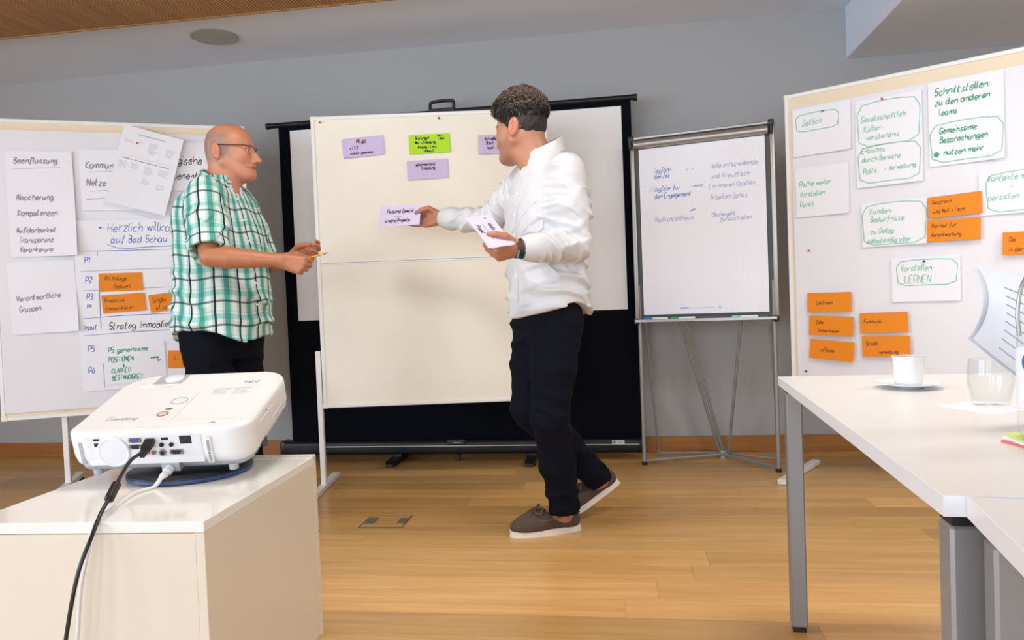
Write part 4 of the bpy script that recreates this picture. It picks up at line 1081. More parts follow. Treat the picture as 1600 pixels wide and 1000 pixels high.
class Field:
    def __init__(s):
        s.ops = []

    def put(s, op, f, lo, hi, k):
        s.ops.append((op, f, None if lo is None else np.asarray(lo, F32), None if hi is None else np.asarray(hi, F32), k))

    def cap(s, a, b, ra, rb, k=0.02, op='u', flat=None):
        a = np.asarray(a, F32); b = np.asarray(b, F32); ab = b - a; L2 = max(float(ab @ ab), 1e-9)
        if flat is not None:
            ax = np.asarray(flat[0], F32); ax = ax / np.linalg.norm(ax); fac = flat[1]

        def f(P):
            t = np.clip(((P - a) @ ab) / L2, 0, 1)
            q = P - a - t[:, None] * ab
            if flat is not None:
                q = q + ((1 / fac - 1) * (q @ ax))[:, None] * ax
            d = np.sqrt((q * q).sum(1)) - (ra + (rb - ra) * t)
            return d * (min(1, fac) if flat is not None else 1)
        m = max(ra, rb) * (1 if flat is None else max(1, flat[1]))
        s.put(op, f, np.minimum(a, b) - m, np.maximum(a, b) + m, k)

    def ell(s, c, r, Rm=None, k=0.02, op='u'):
        c = np.asarray(c, F32); r = np.asarray(r, F32)
        Rm = np.eye(3, dtype=F32) if Rm is None else np.asarray(Rm, F32)

        def f(P):
            q = (P - c) @ Rm
            k0 = np.sqrt(((q / r) ** 2).sum(1)); k1 = np.sqrt(((q / (r * r)) ** 2).sum(1))
            return k0 * (k0 - 1) / np.maximum(k1, 1e-6)
        e = np.sqrt(((Rm * r) ** 2).sum(1))
        s.put(op, f, c - e, c + e, k)

    def chain(s, pts, k=0.015, flat=None):
        for (a, ra), (b, rb) in zip(pts[:-1], pts[1:]):
            s.cap(a, b, ra, rb, k, flat=flat)

    def loft(s, o, yaw, sec, n=2.3, k=0.02, op='u', lean=(0, 0)):
        """sec rows: z, fwd offset, left offset, half depth, half width"""
        sec = np.asarray(sec, F32); cy, sy = math.cos(yaw), math.sin(yaw)
        z0, z1 = sec[0, 0], sec[-1, 0]

        def f(P):
            z = np.clip(P[:, 2], z0, z1)
            ox = o[0] + lean[0] * (z - z0); oy = o[1] + lean[1] * (z - z0)
            a = (P[:, 0] - ox) * cy + (P[:, 1] - oy) * sy - np.interp(z, sec[:, 0], sec[:, 1])
            b = -(P[:, 0] - ox) * sy + (P[:, 1] - oy) * cy - np.interp(z, sec[:, 0], sec[:, 2])
            rx = np.interp(z, sec[:, 0], sec[:, 3]); ry = np.interp(z, sec[:, 0], sec[:, 4])
            kk = (np.abs(a / rx) ** n + np.abs(b / ry) ** n) ** (1 / n)
            d = (kk - 1) * np.minimum(rx, ry) * 0.92
            return np.maximum(d, np.maximum(P[:, 2] - z1, z0 - P[:, 2])).astype(F32)
        m = float(max(sec[:, 3].max(), sec[:, 4].max()) + 0.05)
        ax = [o[0], o[0] + lean[0] * (z1 - z0)]; ay = [o[1], o[1] + lean[1] * (z1 - z0)]
        s.put(op, f, (min(ax) - m, min(ay) - m, z0), (max(ax) + m, max(ay) + m, z1), k)

    def disp(s, f, lo=None, hi=None):
        s.put('d', f, lo, hi, 0)

    def cut(s, f):
        s.put('i', f, None, None, 0)

    def value(s, P, ops=None):
        d = np.full(len(P), 0.25, F32)
        for op, f, lo, hi, k in (ops if ops is not None else s.ops):
            if op == 'u':
                b = f(P)
                h = np.maximum(k - np.abs(d - b), 0) / max(k, 1e-6)
                d = np.minimum(d, b) - h * h * k * 0.25
            elif op == 's':
                b = -f(P)
                h = np.maximum(k - np.abs(d - b), 0) / max(k, 1e-6)
                d = np.maximum(d, b) + h * h * k * 0.25
            elif op == 'd':
                d = d + f(P)
            elif op == 'i':
                d = np.maximum(d, f(P))
        return d.astype(F32)

    def mesh(s, h, B=28):
        lo = np.min([o[2] for o in s.ops if o[0] == 'u'], 0) - 3 * h - 0.024
        hi = np.max([o[3] for o in s.ops if o[0] == 'u'], 0) + 3 * h + 0.024
        nb = np.ceil((hi - lo) / (h * B)).astype(int)
        G = nb * B + 2
        g = np.arange(B + 1)
        gi = np.stack(np.meshgrid(g, g, g, indexing='ij'), -1).reshape(-1, 3)
        corner = np.array([(i >> 2 & 1, i >> 1 & 1, i & 1) for i in range(8)])
        edges = [(a, b) for a in range(8) for b in range(a + 1, 8) if bin(a ^ b).count('1') == 1]
        cid = []; cpos = []; quads = []
        st = np.array([G[1] * G[2], G[2], 1], dtype=np.int64)
        for bx in range(nb[0]):
            for by in range(nb[1]):
                for bz in range(nb[2]):
                    b0 = np.array((bx, by, bz)) * B
                    l0 = lo + b0 * h; h0 = l0 + B * h
                    near = []
                    act = False
                    for o in s.ops:
                        if o[2] is None:
                            near.append(o); continue
                        m = max(o[4], 0.004) + 0.026
                        if np.all(o[2] - m < h0) and np.all(o[3] + m > l0):
                            near.append(o)
                            if o[0] == 'u' and np.all(o[2] - 0.026 < h0) and np.all(o[3] + 0.026 > l0):
                                act = True
                    if not act:
                        continue
                    # cheap look at the block before filling it
                    P = (l0 + gi * h).astype(F32)
                    V = s.value(P, near).reshape(B + 1, B + 1, B + 1)
                    S = V < 0
                    if S.all() or not S.any():
                        continue
                    cnt = np.zeros((B, B, B), np.int8)
                    for c in corner:
                        cnt += S[c[0]:c[0] + B, c[1]:c[1] + B, c[2]:c[2] + B]
                    ci = np.argwhere((cnt > 0) & (cnt < 8))
                    cv = np.stack([V[ci[:, 0] + c[0], ci[:, 1] + c[1], ci[:, 2] + c[2]] for c in corner], 1)
                    acc = np.zeros((len(ci), 3)); num = np.zeros(len(ci))
                    for a, b in edges:
                        x = (cv[:, a] < 0) != (cv[:, b] < 0)
                        t = np.where(x, cv[:, a] / np.where(x, cv[:, a] - cv[:, b], 1), 0)
                        acc += x[:, None] * (corner[a] + t[:, None] * (corner[b] - corner[a])); num += x
                    cid.append(((ci + b0) @ st)); cpos.append(lo + (ci + b0 + acc / num[:, None]) * h)
                    for ax in range(3):
                        e = [0, 0, 0]; e[ax] = 1
                        s0 = S[:B, :B, :B]; s1 = S[e[0]:e[0] + B, e[1]:e[1] + B, e[2]:e[2] + B]
                        ed = np.argwhere(s0 != s1)
                        if not len(ed):
                            continue
                        flip = s0[ed[:, 0], ed[:, 1], ed[:, 2]]
                        base = (ed + b0) @ st
                        u, v = st[(ax + 1) % 3], st[(ax + 2) % 3]
                        q = np.stack([base, base - u, base - u - v, base - v], 1)
                        q[~flip] = q[~flip][:, ::-1]
                        quads.append(q)
        cid = np.concatenate(cid); cpos = np.concatenate(cpos); quads = np.concatenate(quads)
        srt = np.argsort(cid); cs = cid[srt]
        ix = np.searchsorted(cs, quads)
        ix = np.clip(ix, 0, len(cs) - 1)
        ok = (cs[ix] == quads).all(1)
        return cpos[srt], ix[ok]


def relax(V, Q, it=1, w=0.5):
    """a light smoothing pass over the quads"""
    for _ in range(it):
        acc = np.zeros_like(V); n = np.zeros(len(V))
        for k in range(4):
            a, b = Q[:, k], Q[:, (k + 1) % 4]
            np.add.at(acc, a, V[b]); np.add.at(n, a, 1)
            np.add.at(acc, b, V[a]); np.add.at(n, b, 1)
        V = V * (1 - w) + w * acc / np.maximum(n, 1)[:, None]
    return V


def skin_object(name, V, Q, material, parent=None, loc=(0, 0, 0), color=None, cloth=None):
    me = bpy.data.meshes.new(name)
    me.from_pydata((V - np.asarray(loc)).tolist(), [], Q.tolist())
    me.polygons.foreach_set('use_smooth', np.ones(len(Q), bool))
    if color is not None:
        at = me.attributes.new('Col', 'FLOAT_COLOR', 'POINT')
        at.data.foreach_set('color', np.concatenate([color, np.ones((len(V), 1))], 1).astype(F32).ravel())
    if cloth is not None:
        at = me.attributes.new('cloth', 'FLOAT_VECTOR', 'POINT')
        at.data.foreach_set('vector', cloth.astype(F32).ravel())
    me.materials.append(M[material] if isinstance(material, str) else material)
    o = bpy.data.objects.new(name, me)
    COL.objects.link(o)
    if parent is not None:
        o.parent = parent
    else:
        o.location = loc
    return o


def attr_mat(name, rough=0.5, sss=0.0, noise=0.0, bump=0.0, scale=60, bdist=0.002):
    m = mat(name, (0.5, 0.4, 0.3), rough)
    N, L, b = nt(m)
    a = N.new('ShaderNodeAttribute'); a.attribute_name = 'Col'
    L.new(a.outputs['Color'], b.inputs['Base Color'])
    if sss:
        b.inputs['Subsurface Weight'].default_value = sss
        b.inputs['Subsurface Radius'].default_value = (0.9, 0.35, 0.2)
        b.inputs['Subsurface Scale'].default_value = 0.006
    if bump:
        tc = N.new('ShaderNodeTexCoord'); no = N.new('ShaderNodeTexNoise'); no.inputs['Scale'].default_value = scale; no.inputs['Detail'].default_value = 5
        bp = N.new('ShaderNodeBump'); bp.inputs['Strength'].default_value = bump; bp.inputs['Distance'].default_value = bdist
        L.new(tc.outputs['Object'], no.inputs['Vector']); L.new(no.outputs[0], bp.inputs['Height']); L.new(bp.outputs[0], b.inputs['Normal'])
    return m


M['skin'] = attr_mat('skin', 0.46, 0.12, bump=0.25, scale=260, bdist=0.0006)


def unit(v):
    v = np.asarray(v, float); return v / np.linalg.norm(v)


def hand(Fd, W, D_, T_, right, curls, thumb, spread=0.05, s=1.0, k=0.006):
    """palm and five jointed fingers: W wrist, D_ along the palm, T_ towards the thumb; curls per finger in degrees"""
    D_ = unit(D_); T_ = unit(np.asarray(T_) - D_ * np.dot(T_, D_))
    N_ = np.cross(D_, T_) if not right else np.cross(T_, D_)          # out of the palm
    W = np.asarray(W, float)
    P = lambda d, t, n: W + (D_ * d + T_ * t + N_ * n) * s
    kn = [(0.090, 0.027), (0.093, 0.008), (0.088, -0.011), (0.079, -0.028)]
    for i, (d, t) in enumerate(kn):
        Fd.cap(P(0.004, t * 0.45, 0), P(d, t, -0.002), 0.0150 * s, 0.0112 * s, 0.014)
    Fd.cap(P(0.012, 0.010, 0.006), P(0.065, 0.026, 0.010), 0.015 * s, 0.010 * s, 0.014)       # ball of the thumb
    Fd.cap(P(0.012, -0.014, 0.006), P(0.060, -0.026, 0.006), 0.013 * s, 0.009 * s, 0.014)     # heel of the hand
    Ls = [(0.046, 0.027, 0.022), (0.050, 0.031, 0.023), (0.046, 0.029, 0.023), (0.036, 0.021, 0.020)]
    Rs = [(0.0102, 0.0092, 0.0083, 0.0070), (0.0104, 0.0094, 0.0085, 0.0072), (0.0098, 0.0089, 0.0080, 0.0068), (0.0086, 0.0078, 0.0072, 0.0062)]
    tips = []
    for i in range(4):
        p = P(kn[i][0], kn[i][1], -0.001); ang = 0.0
        sp = spread * (1.2, 0.3, -0.6, -1.5)[i]
        for j in range(3):
            ang += R(curls[i][j])
            d = D_ * math.cos(ang) + N_ * math.sin(ang) + T_ * sp * math.cos(ang)
            q = p + unit(d) * Ls[i][j] * s
            Fd.cap(p, q, Rs[i][j] * s, Rs[i][j + 1] * s, k if j == 0 else 0.003)
            p = q
        tips.append(p)
    p = P(0.022, 0.024, 0.010)
    rr = (0.0150, 0.0120, 0.0112, 0.0085)
    for j, (d, t, n) in enumerate(thumb):
        q = p + unit(D_ * d + T_ * t + N_ * n) * (0.043, 0.034, 0.028)[j] * s
        Fd.cap(p, q, rr[j] * s, rr[j + 1] * s, 0.010 if j == 0 else 0.004)
        p = q
    tips.append(p)
    return tips, N_


def head(Fd, o, yaw, pitch=0.0, s=1.0, nose=1.0, jaw=1.0, roll=0.0):
    """o = midpoint between the ear canals; local x forward, y left, z up"""
    M3 = np.array(Matrix.Rotation(yaw, 3, 'Z') @ Matrix.Rotation(-pitch, 3, 'Y') @ Matrix.Rotation(roll, 3, 'X'))
    o = np.asarray(o, float)
    X = lambda p: o + M3 @ (np.asarray(p, float) * s)
    E = lambda c, r, k=0.02, op='u', Rl=None: Fd.ell(X(c), np.asarray(r) * s, M3 if Rl is None else M3 @ np.array(Rl), k, op)
    Cp = lambda a, b, ra, rb, k=0.015, op='u': Fd.cap(X(a), X(b), ra * s, rb * s, k, op)
    E((0.014, 0, 0.047), (0.090, 0.076, 0.079))
    E((0.058, 0, 0.048), (0.058, 0.062, 0.058), 0.03)
    E((-0.018, 0, 0.004), (0.056, 0.062, 0.060), 0.03)
    E((0.070, 0, -0.012), (0.054, 0.058, 0.056), 0.03)
    E((0.090, 0, -0.058), (0.038, 0.038, 0.036), 0.03)
    E((0.108, 0, -0.096), (0.024 * jaw, 0.028, 0.020), 0.025)
    for q in (-1, 1):
        Cp((0.022, q * 0.054, -0.042), (0.094, q * 0.020, -0.099), 0.021, 0.019, 0.03)
        E((0.080, q * 0.036, -0.018), (0.034, 0.025, 0.032), 0.02)
    E((0.055, 0, -0.080), (0.052, 0.044, 0.034), 0.03)
    Cp((0.111, -0.026, 0.027), (0.111, 0.026, 0.027), 0.0115, 0.0115, 0.016)
    for q in (-1, 1):
        E((0.126, q * 0.031, 0.006), (0.015, 0.0165, 0.0105), 0.012, 's')
        E((0.1015, q * 0.031, 0.006), (0.0150, 0.0150, 0.0140), 0.006)
        Cp((0.112, q * 0.018, 0.0165), (0.106, q * 0.044, 0.0145), 0.0048, 0.0040, 0.006)
    Cp((0.120, 0, 0.012), (0.146 * nose, 0, -0.036), 0.0075, 0.0108, 0.012)
    E((0.117, 0, -0.026), (0.024, 0.0135, 0.026), 0.010)
    for q in (-1, 1):
        E((0.131, q * 0.0115, -0.041), (0.0135, 0.0085, 0.0085), 0.006)
    E((0.121, 0, -0.061), (0.013, 0.023, 0.0065), 0.008)
    E((0.119, 0, -0.0755), (0.013, 0.021, 0.0075), 0.008)
    Cp((0.1325, -0.021, -0.0685), (0.1325, 0.021, -0.0685), 0.0042, 0.0042, 0.004, 's')
    for q in (-1, 1):
        tilt = Matrix.Rotation(R(q * 14), 3, 'Z') @ Matrix.Rotation(R(-14), 3, 'Y')
        E((-0.006, q * 0.0785, 0.002), (0.0215, 0.0085, 0.0360), 0.006, 'u', tilt)
        E((0.003, q * 0.078, -0.026), (0.0105, 0.0065, 0.0110), 0.006)
        E((0.000, q * 0.0895, 0.004), (0.0135, 0.0090, 0.0235), 0.003, 's', tilt)
        E((0.0125, q * 0.078, -0.002), (0.0045, 0.0050, 0.0075), 0.005)
    return X, M3, o, s


def head_local(V, hd):
    X, M3, o, s = hd
    return ((V - o) @ M3) / s


def eye_parts(hd, parent, base):
    X, M3, o, s = hd
    for q in (-1, 1):
        c = X((0.1056, q * 0.031, 0.0045))
        m_ = MB()
        m_.lathe([(0.0005, -0.0122), (0.0061, -0.0106), (0.0106, -0.0061), (0.0122, 0), (0.0106, 0.0061), (0.0061, 0.0106), (0.0046, 0.0113)], 20)
        mx = Matrix.Translation(Vector(c) - Vector(base)) @ Matrix(M3.tolist()).to_4x4() @ Matrix.Rotation(R(90), 4, 'Y')
        e = m_.build('eye', 'eye_white', parent, True); e.matrix_local = mx
        i = MB().lathe([(0.0046, 0.0113), (0.0050, 0.0112), (0.0020, 0.0124), (0.0004, 0.0125)], 16).build('iris', 'iris', e, True)


M['eye_white'] = mat('eye_white', srgb(222, 214, 208), 0.2)
M['iris'] = mat('dark_iris', srgb(44, 34, 28), 0.15)


def sstep(x, a, b):
    t = np.clip((x - a) / (b - a), 0, 1); return t * t * (3 - 2 * t)


def vnoise(P, s, seed=0):
    """cheap smooth noise in -1..1 from warped sines"""
    a = P * s + seed
    return (np.sin(a[:, 0] * 1.7 + 2.1 * np.sin(a[:, 1] * 1.3 + a[:, 2])) + np.sin(a[:, 1] * 1.9 + 1.7 * np.sin(a[:, 2] * 1.1 - a[:, 0])) + np.sin(a[:, 2] * 1.5 + 1.9 * np.sin(a[:, 0] * 1.6 + a[:, 1]))) / 3


def fold(P, d, wl, warp=0.4, ws=9.0, seed=0.0, sharp=1.0):
    """rows of cloth folds across direction d"""
    ph = (P @ np.asarray(d, F32)) * (2 * math.pi / wl) + warp * 6 * vnoise(P, ws, seed)
    r_ = (0.5 + 0.5 * np.sin(ph)) ** 3
    return -(r_ - 0.25) * np.clip(0.55 + 0.75 * vnoise(P, ws * 1.3, seed + 7), 0, 1.2) * 1.5


def shoe(parent, base, toe, heel, pitch_up=0.0, up=(0, 0, 1), colour='shoe_brown', laces=True, side=1, length=None, sole_m='shoe_sole'):
    """shoe from its toe tip and heel end on the sole plane"""
    toe = np.asarray(toe, float); heel = np.asarray(heel, float)
    L = np.linalg.norm(toe - heel); x = (toe - heel) / L
    z = unit(np.asarray(up, float) - x * np.dot(up, x)); y = np.cross(z, x)
    Rm = np.stack([x, y, z], 1); o = (toe + heel) / 2; s = L / 0.285
    X = lambda p: o + Rm @ (np.asarray(p, float) * s)
    mx = Matrix(np.vstack([np.hstack([Rm * s, (o - np.asarray(base))[:, None]]), [0, 0, 0, 1]]).tolist())
    # sole outline
    out = []
    for i in range(40):
        t = 2 * math.pi * i / 40
        px = 0.1425 * math.cos(t)
        wd = 0.047 - 0.010 * (1 / (1 + math.exp((px + 0.02) / 0.025))) + (0.004 if px > 0.03 else 0)
        out.append((px, wd * math.copysign(abs(math.sin(t)) ** 0.72, math.sin(t)) - side * 0.004 * math.sin(max(0, px) * 14)))
    F_ = Field()
    F_.ell((0.065, 0, 0.036), (0.076, 0.046, 0.036), k=0.02); F_.ell((0.01, 0, 0.045), (0.085, 0.041, 0.046), k=0.03)
    F_.ell((-0.085, 0, 0.046), (0.056, 0.037, 0.050), k=0.03); F_.cap((0.02, 0, 0.06), (0.075, 0, 0.046), 0.026, 0.022, 0.03)
    F_.ell((-0.060, 0, 0.105), (0.066, 0.027, 0.050), k=0.010, op='s')
    F_.cut(lambda P: 0.020 - P[:, 2])
    V, Q = F_.mesh(0.0032)
    me = skin_object('shoe', V, Q, colour, parent); me.matrix_local = mx
    sb = MB(); sb.prism(out, 0.0, 0.005); sb.prism([(a * 0.985, b * 0.965) for a, b in out], 0.005, 0.023)
    so = sb.build('sole', sole_m, me)
    if laces:
        lc = MB()
        for q in (-1, 1):
            lc.tube(smooth_path([(0.030, q * 0.003, 0.100), (0.016, q * 0.026, 0.106), (0.030, q * 0.044, 0.088), (0.046, q * 0.026, 0.092), (0.036, q * 0.002, 0.099)], 5), 0.0042, 6)
            lc.tube(smooth_path([(0.032, q * 0.003, 0.100), (0.060, q * 0.020, 0.086), (0.078, q * 0.032, 0.066)], 4), 0.0028, 6)
        lc.tube([(0.024, 0, 0.099), (0.042, 0, 0.098)], 0.0065, 8)
        lo_ = lc.build('lace_bow', colour, me, True)
        st = MB()
        for q in (-1, 1):
            st.tube(smooth_path([(0.036, q * 0.042, 0.060), (0.0, q * 0.0445, 0.060), (-0.05, q * 0.0425, 0.066), (-0.10, q * 0.0385, 0.072), (-0.136, q * 0.018, 0.074)], 4), 0.0022, 6)
        st.build('side_lace', 'lace_tan', me, True)
        tp = MB(); tp.tube(smooth_path([(0.040, 0.038, 0.060), (0.085, 0.036, 0.057), (0.116, 0.022, 0.053), (0.126, 0, 0.052), (0.116, -0.022, 0.053), (0.085, -0.036, 0.057), (0.040, -0.038, 0.060)], 4), 0.0024, 6)
        tp.build('toe_seam', colour, me, True)
    return me


M['shoe_brown'] = add_noise(mat('brown_suede', srgb(82, 66, 56), 0.85), 90, 0.18, bump=0.3, bump_dist=0.001)
M['shoe_sole'] = mat('white_rubber_sole', srgb(226, 220, 208), 0.6)
M['lace_tan'] = mat('tan_leather_lace', srgb(104, 84, 68), 0.7)
M['shoe_black'] = mat('black_leather', (0.012, 0.012, 0.014), 0.4)
M['sole_black'] = mat('black_rubber_sole', (0.01, 0.01, 0.01), 0.7)
M['navy'] = add_noise(mat('dark_navy_cotton', srgb(17, 19, 30), 0.9, spec=0.1), 30, 0.12, bump=0.25, bump_dist=0.004)
M['black_trouser'] = add_noise(mat('black_cotton', srgb(15, 17, 26), 0.9, spec=0.1), 30, 0.12, bump=0.25, bump_dist=0.004)
M['white_shirt'] = add_noise(mat('white_cotton_shirt', srgb(212, 213, 217), 0.8), 60, 0.0, stretch=(1, 1, 0.6), detail=3, bump=0.3, bump_dist=0.004)


def plaid():
    m = mat('teal_plaid_cotton', (0.5, 0.7, 0.7), 0.85)
    N, L, b = nt(m)
    a = N.new('ShaderNodeAttribute'); a.attribute_name = 'cloth'
    sx = N.new('ShaderNodeSeparateXYZ'); L.new(a.outputs['Vector'], sx.inputs[0])

    def ramp(src, period, stops, off=0.0):
        mm = N.new('ShaderNodeMath'); mm.operation = 'MULTIPLY_ADD'; mm.inputs[1].default_value = 1 / period; mm.inputs[2].default_value = off
        L.new(src, mm.inputs[0])
        fr = N.new('ShaderNodeMath'); fr.operation = 'FRACT'; L.new(mm.outputs[0], fr.inputs[0])
        cr = N.new('ShaderNodeValToRGB'); cr.color_ramp.interpolation = 'CONSTANT'
        while len(cr.color_ramp.elements) > 1:
            cr.color_ramp.elements.remove(cr.color_ramp.elements[-1])
        cr.color_ramp.elements[0].position = stops[0][0]; cr.color_ramp.elements[0].color = (*stops[0][1], 1)
        for p, c in stops[1:]:
            e = cr.color_ramp.elements.new(p); e.color = (*c, 1)
        L.new(fr.outputs[0], cr.inputs[0])
        return cr.outputs[0]
    white = (0.84, 0.90, 0.88)
    teal = srgb(88, 172, 164); mint = srgb(190, 220, 214); navy = srgb(34, 40, 60); grey = srgb(122, 132, 142)
    vcol = ramp(sx.outputs[0], 0.098, [(0.0, navy), (0.085, mint), (0.18, white), (0.36, mint), (0.46, teal), (0.67, mint), (0.76, white)])
    hcol = ramp(sx.outputs[1], 0.098, [(0.0, grey), (0.085, white), (0.30, srgb(176, 222, 216)), (0.52, white), (0.60, srgb(206, 232, 230)), (0.66, white)])
    mx = N.new('ShaderNodeMix'); mx.data_type = 'RGBA'; mx.blend_type = 'MULTIPLY'; mx.inputs[0].default_value = 1
    L.new(vcol, mx.inputs[6]); L.new(hcol, mx.inputs[7]); L.new(mx.outputs[2], b.inputs['Base Color'])
    tc = N.new('ShaderNodeTexCoord'); no = N.new('ShaderNodeTexNoise'); no.inputs['Scale'].default_value = 36; no.inputs['Detail'].default_value = 3
    bp = N.new('ShaderNodeBump'); bp.inputs['Strength'].default_value = 0.3; bp.inputs['Distance'].default_value = 0.007
    L.new(tc.outputs['Object'], no.inputs['Vector']); L.new(no.outputs[0], bp.inputs['Height']); L.new(bp.outputs[0], b.inputs['Normal'])
    return m


M['plaid'] = plaid()


def bounds(*ps, m=0.1):
    a = np.array(ps, float); return a.min(0) - m, a.max(0) + m


def collar(parent, base, c, yaw, material, r=0.062, h=0.040, gap=28, drop=0.030, lean=(0.0, 0.0), cloth=False, ry=None, tilt=0.022):
    """shirt collar: a stand round the neck with the fall folded over it, open at the front"""
    rings = []
    n = 40; ry = ry or r * 1.05
    for i in range(n + 1):
        th = R(gap) + (2 * math.pi - 2 * R(gap)) * i / n
        fr = 0.5 + 0.5 * math.cos(th)                     # 1 at the front
        hh = h * (1 - 0.30 * fr); dd = drop * (1 + 0.95 * fr ** 4)
        pr = [(0.0, 0.0), (0.001, hh * 0.6), (0.002, hh), (0.006, hh + 0.003), (0.010, hh), (0.015 + 0.006 * fr, hh - dd * 0.6), (0.018 + 0.012 * fr, hh - dd), (0.015 + 0.010 * fr, hh - dd), (0.008, hh - 0.006), (0.004, 0.0)]
        ring = []
        for dr, z in pr:
            a = (r + dr) * math.cos(th); b = (ry + dr) * math.sin(th)
            zz = z - tilt * fr
            ring.append((c[0] - base[0] + a * math.cos(yaw) - b * math.sin(yaw) + lean[0] * zz, c[1] - base[1] + a * math.sin(yaw) + b * math.cos(yaw) + lean[1] * zz, c[2] - base[2] + zz))
        rings.append(ring)
    o = MB().loft(rings).build('collar', material, parent, True)
    if cloth:
        me = o.data; n_ = len(me.vertices)
        at = me.attributes.new('cloth', 'FLOAT_VECTOR', 'POINT')
        co = np.empty(n_ * 3, F32); me.vertices.foreach_get('co', co); co = co.reshape(-1, 3)
        p = co - (np.asarray(c) - np.asarray(base))
        u = np.arctan2(p[:, 1], p[:, 0]) * 0.07
        at.data.foreach_set('vector', np.stack([u + 0.02, p[:, 2] * 1.0 + 0.03, u * 0], 1).astype(F32).ravel())
    return o

# ------------------------------------------------------------------ the bald man in the plaid shirt
B1 = A3(-1.70, 2.985, 0)
Y1 = R(-15)
f1 = np.array([math.cos(Y1), math.sin(Y1), 0]); l1 = np.array([-math.sin(Y1), math.cos(Y1), 0]); up = np.array([0, 0, 1.0])
J = dict(Rsh=(-1.668, 2.835, 1.425), Relb=(-1.602, 2.728, 1.165), Rwri=(-1.345, 2.806, 1.142),
         Lsh=(-1.700, 3.155, 1.430), Lelb=(-1.600, 3.165, 1.150), Lwri=(-1.385, 2.985, 1.158))
J = {k: np.array(v) for k, v in J.items()}
pel = np.array([-1.708, 2.984, 0.86])
Rhip, Lhip = pel - l1 * 0.09 - up * 0.03, pel + l1 * 0.09 - up * 0.03
Rkn, Lkn = Rhip + f1 * 0.015 - up * 0.37, Lhip + f1 * 0.015 - up * 0.37
Ran, Lan = Rhip - f1 * 0.01 - l1 * 0.02 - up * 0.755, Lhip - f1 * 0.01 + l1 * 0.02 - up * 0.755

Fd = Field()
hd1 = head(Fd, (-1.664, 2.989, 1.622), R(7), 0.0, 1.0, 1.03, 1.0)
X = hd1[0]
nb_ = np.array([-1.690, 2.986, 1.44])
Fd.cap(X((-0.006, 0, -0.03)), nb_, 0.056, 0.066, 0.03)
Fd.cap(X((0.040, 0, -0.100)), nb_ + f1 * 0.035 + up * 0.01, 0.036, 0.045, 0.03)
Fd.loft(nb_[:2], Y1, [(0.80, -0.005, 0, 0.11, 0.14), (1.0, 0, 0, 0.13, 0.15), (1.2, 0, 0, 0.12, 0.165), (1.36, 0, 0, 0.10, 0.17), (1.44, 0, 0, 0.07, 0.12)], k=0.04)
for sd in 'RL':
    sh, el, wr = J[sd + 'sh'], J[sd + 'elb'], J[sd + 'wri']
    ax = unit(wr - el)
    Fd.chain([(sh, 0.056), (sh * 0.45 + el * 0.55, 0.048), (el, 0.041)], 0.03)
    Fd.chain([(el, 0.041), (el + ax * 0.075, 0.0445), (el + ax * 0.16, 0.037), (wr - ax * 0.02, 0.0275), (wr, 0.026)], 0.004)
Fd.chain([(Rhip, 0.075), (Rkn, 0.05), (Ran, 0.04)], 0.03); Fd.chain([(Lhip, 0.075), (Lkn, 0.05), (Lan, 0.04)], 0.03)
for an in (Ran, Lan):
    Fd.cap(an - up * 0.035 - f1 * 0.02, an - up * 0.04 + f1 * 0.13, 0.028, 0.022, 0.02)
# near hand closed round a pencil, far hand open and cupped
fist = [(62, 82, 45), (68, 84, 45), (72, 86, 45), (76, 86, 45)]
tipsR, nR = hand(Fd, J['Rwri'], (0.93, 0.26, -0.26), (0.22, 0.10, 0.96), True, fist, [(0.75, 0.35, 0.55), (0.80, -0.05, 0.60), (0.75, -0.25, 0.62)], 0.02)
cup = [(22, 40, 30), (26, 44, 32), (30, 48, 34), (36, 52, 36)]
tipsL, nL = hand(Fd, J['Lwri'], (0.98, 0.03, 0.14), (-0.10, 0.30, 0.94), False, cup, [(0.78, 0.25, 0.58), (0.95, -0.12, 0.30), (0.95, -0.20, 0.15)], 0.05)
V, Q = Fd.mesh(0.0030)
V = relax(V, Q, 1, 0.4)
H = head_local(V, hd1)
base = np.array(srgb(196, 134, 104)); col = np.tile(base, (len(V), 1))
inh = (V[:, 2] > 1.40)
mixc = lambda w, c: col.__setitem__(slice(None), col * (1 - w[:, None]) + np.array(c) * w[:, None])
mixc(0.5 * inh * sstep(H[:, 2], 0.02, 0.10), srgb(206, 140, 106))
mixc(0.35 * inh * sstep(-H[:, 2], 0.06, 0.12), srgb(190, 116, 100))
# cropped grey hair round back and sides
hz = sstep(-H[:, 0], -0.075, -0.02) * sstep(H[:, 2], -0.055, -0.015) * (1 - sstep(H[:, 2] - 0.30 * np.maximum(-H[:, 0], 0), 0.055, 0.105)) * inh * (np.abs(H[:, 1]) < 0.0785)
mixc(np.clip(hz * (0.80 + 0.15 * vnoise(V, 90)), 0, 1), srgb(146, 126, 116))
mixc(inh * np.exp(-((H[:, 2] + 0.068) / 0.008) ** 2) * sstep(H[:, 0], 0.098, 0.118) * (1 - sstep(np.abs(H[:, 1]), 0.014, 0.030)) * 0.75, srgb(146, 74, 66))
mixc(inh * np.exp(-((H[:, 2] + 0.0685) / 0.0028) ** 2) * sstep(H[:, 0], 0.098, 0.112) * 0.6, srgb(84, 40, 36))
mixc(inh * np.exp(-(((H[:, 2] - 0.029) / 0.005) ** 2)) * sstep(H[:, 0], 0.085, 0.108) * sstep(np.abs(H[:, 1]), 0.008, 0.016) * 0.55, srgb(120, 88, 70))
mixc(inh * sstep(np.abs(H[:, 1]), 0.0775, 0.081) * (np.abs(H[:, 0]) < 0.03) * (H[:, 2] < 0.042) * 0.35, srgb(200, 110, 92))
mixc(np.clip(0.25 * vnoise(V, 45, 3.0), 0, 1), srgb(186, 112, 88))
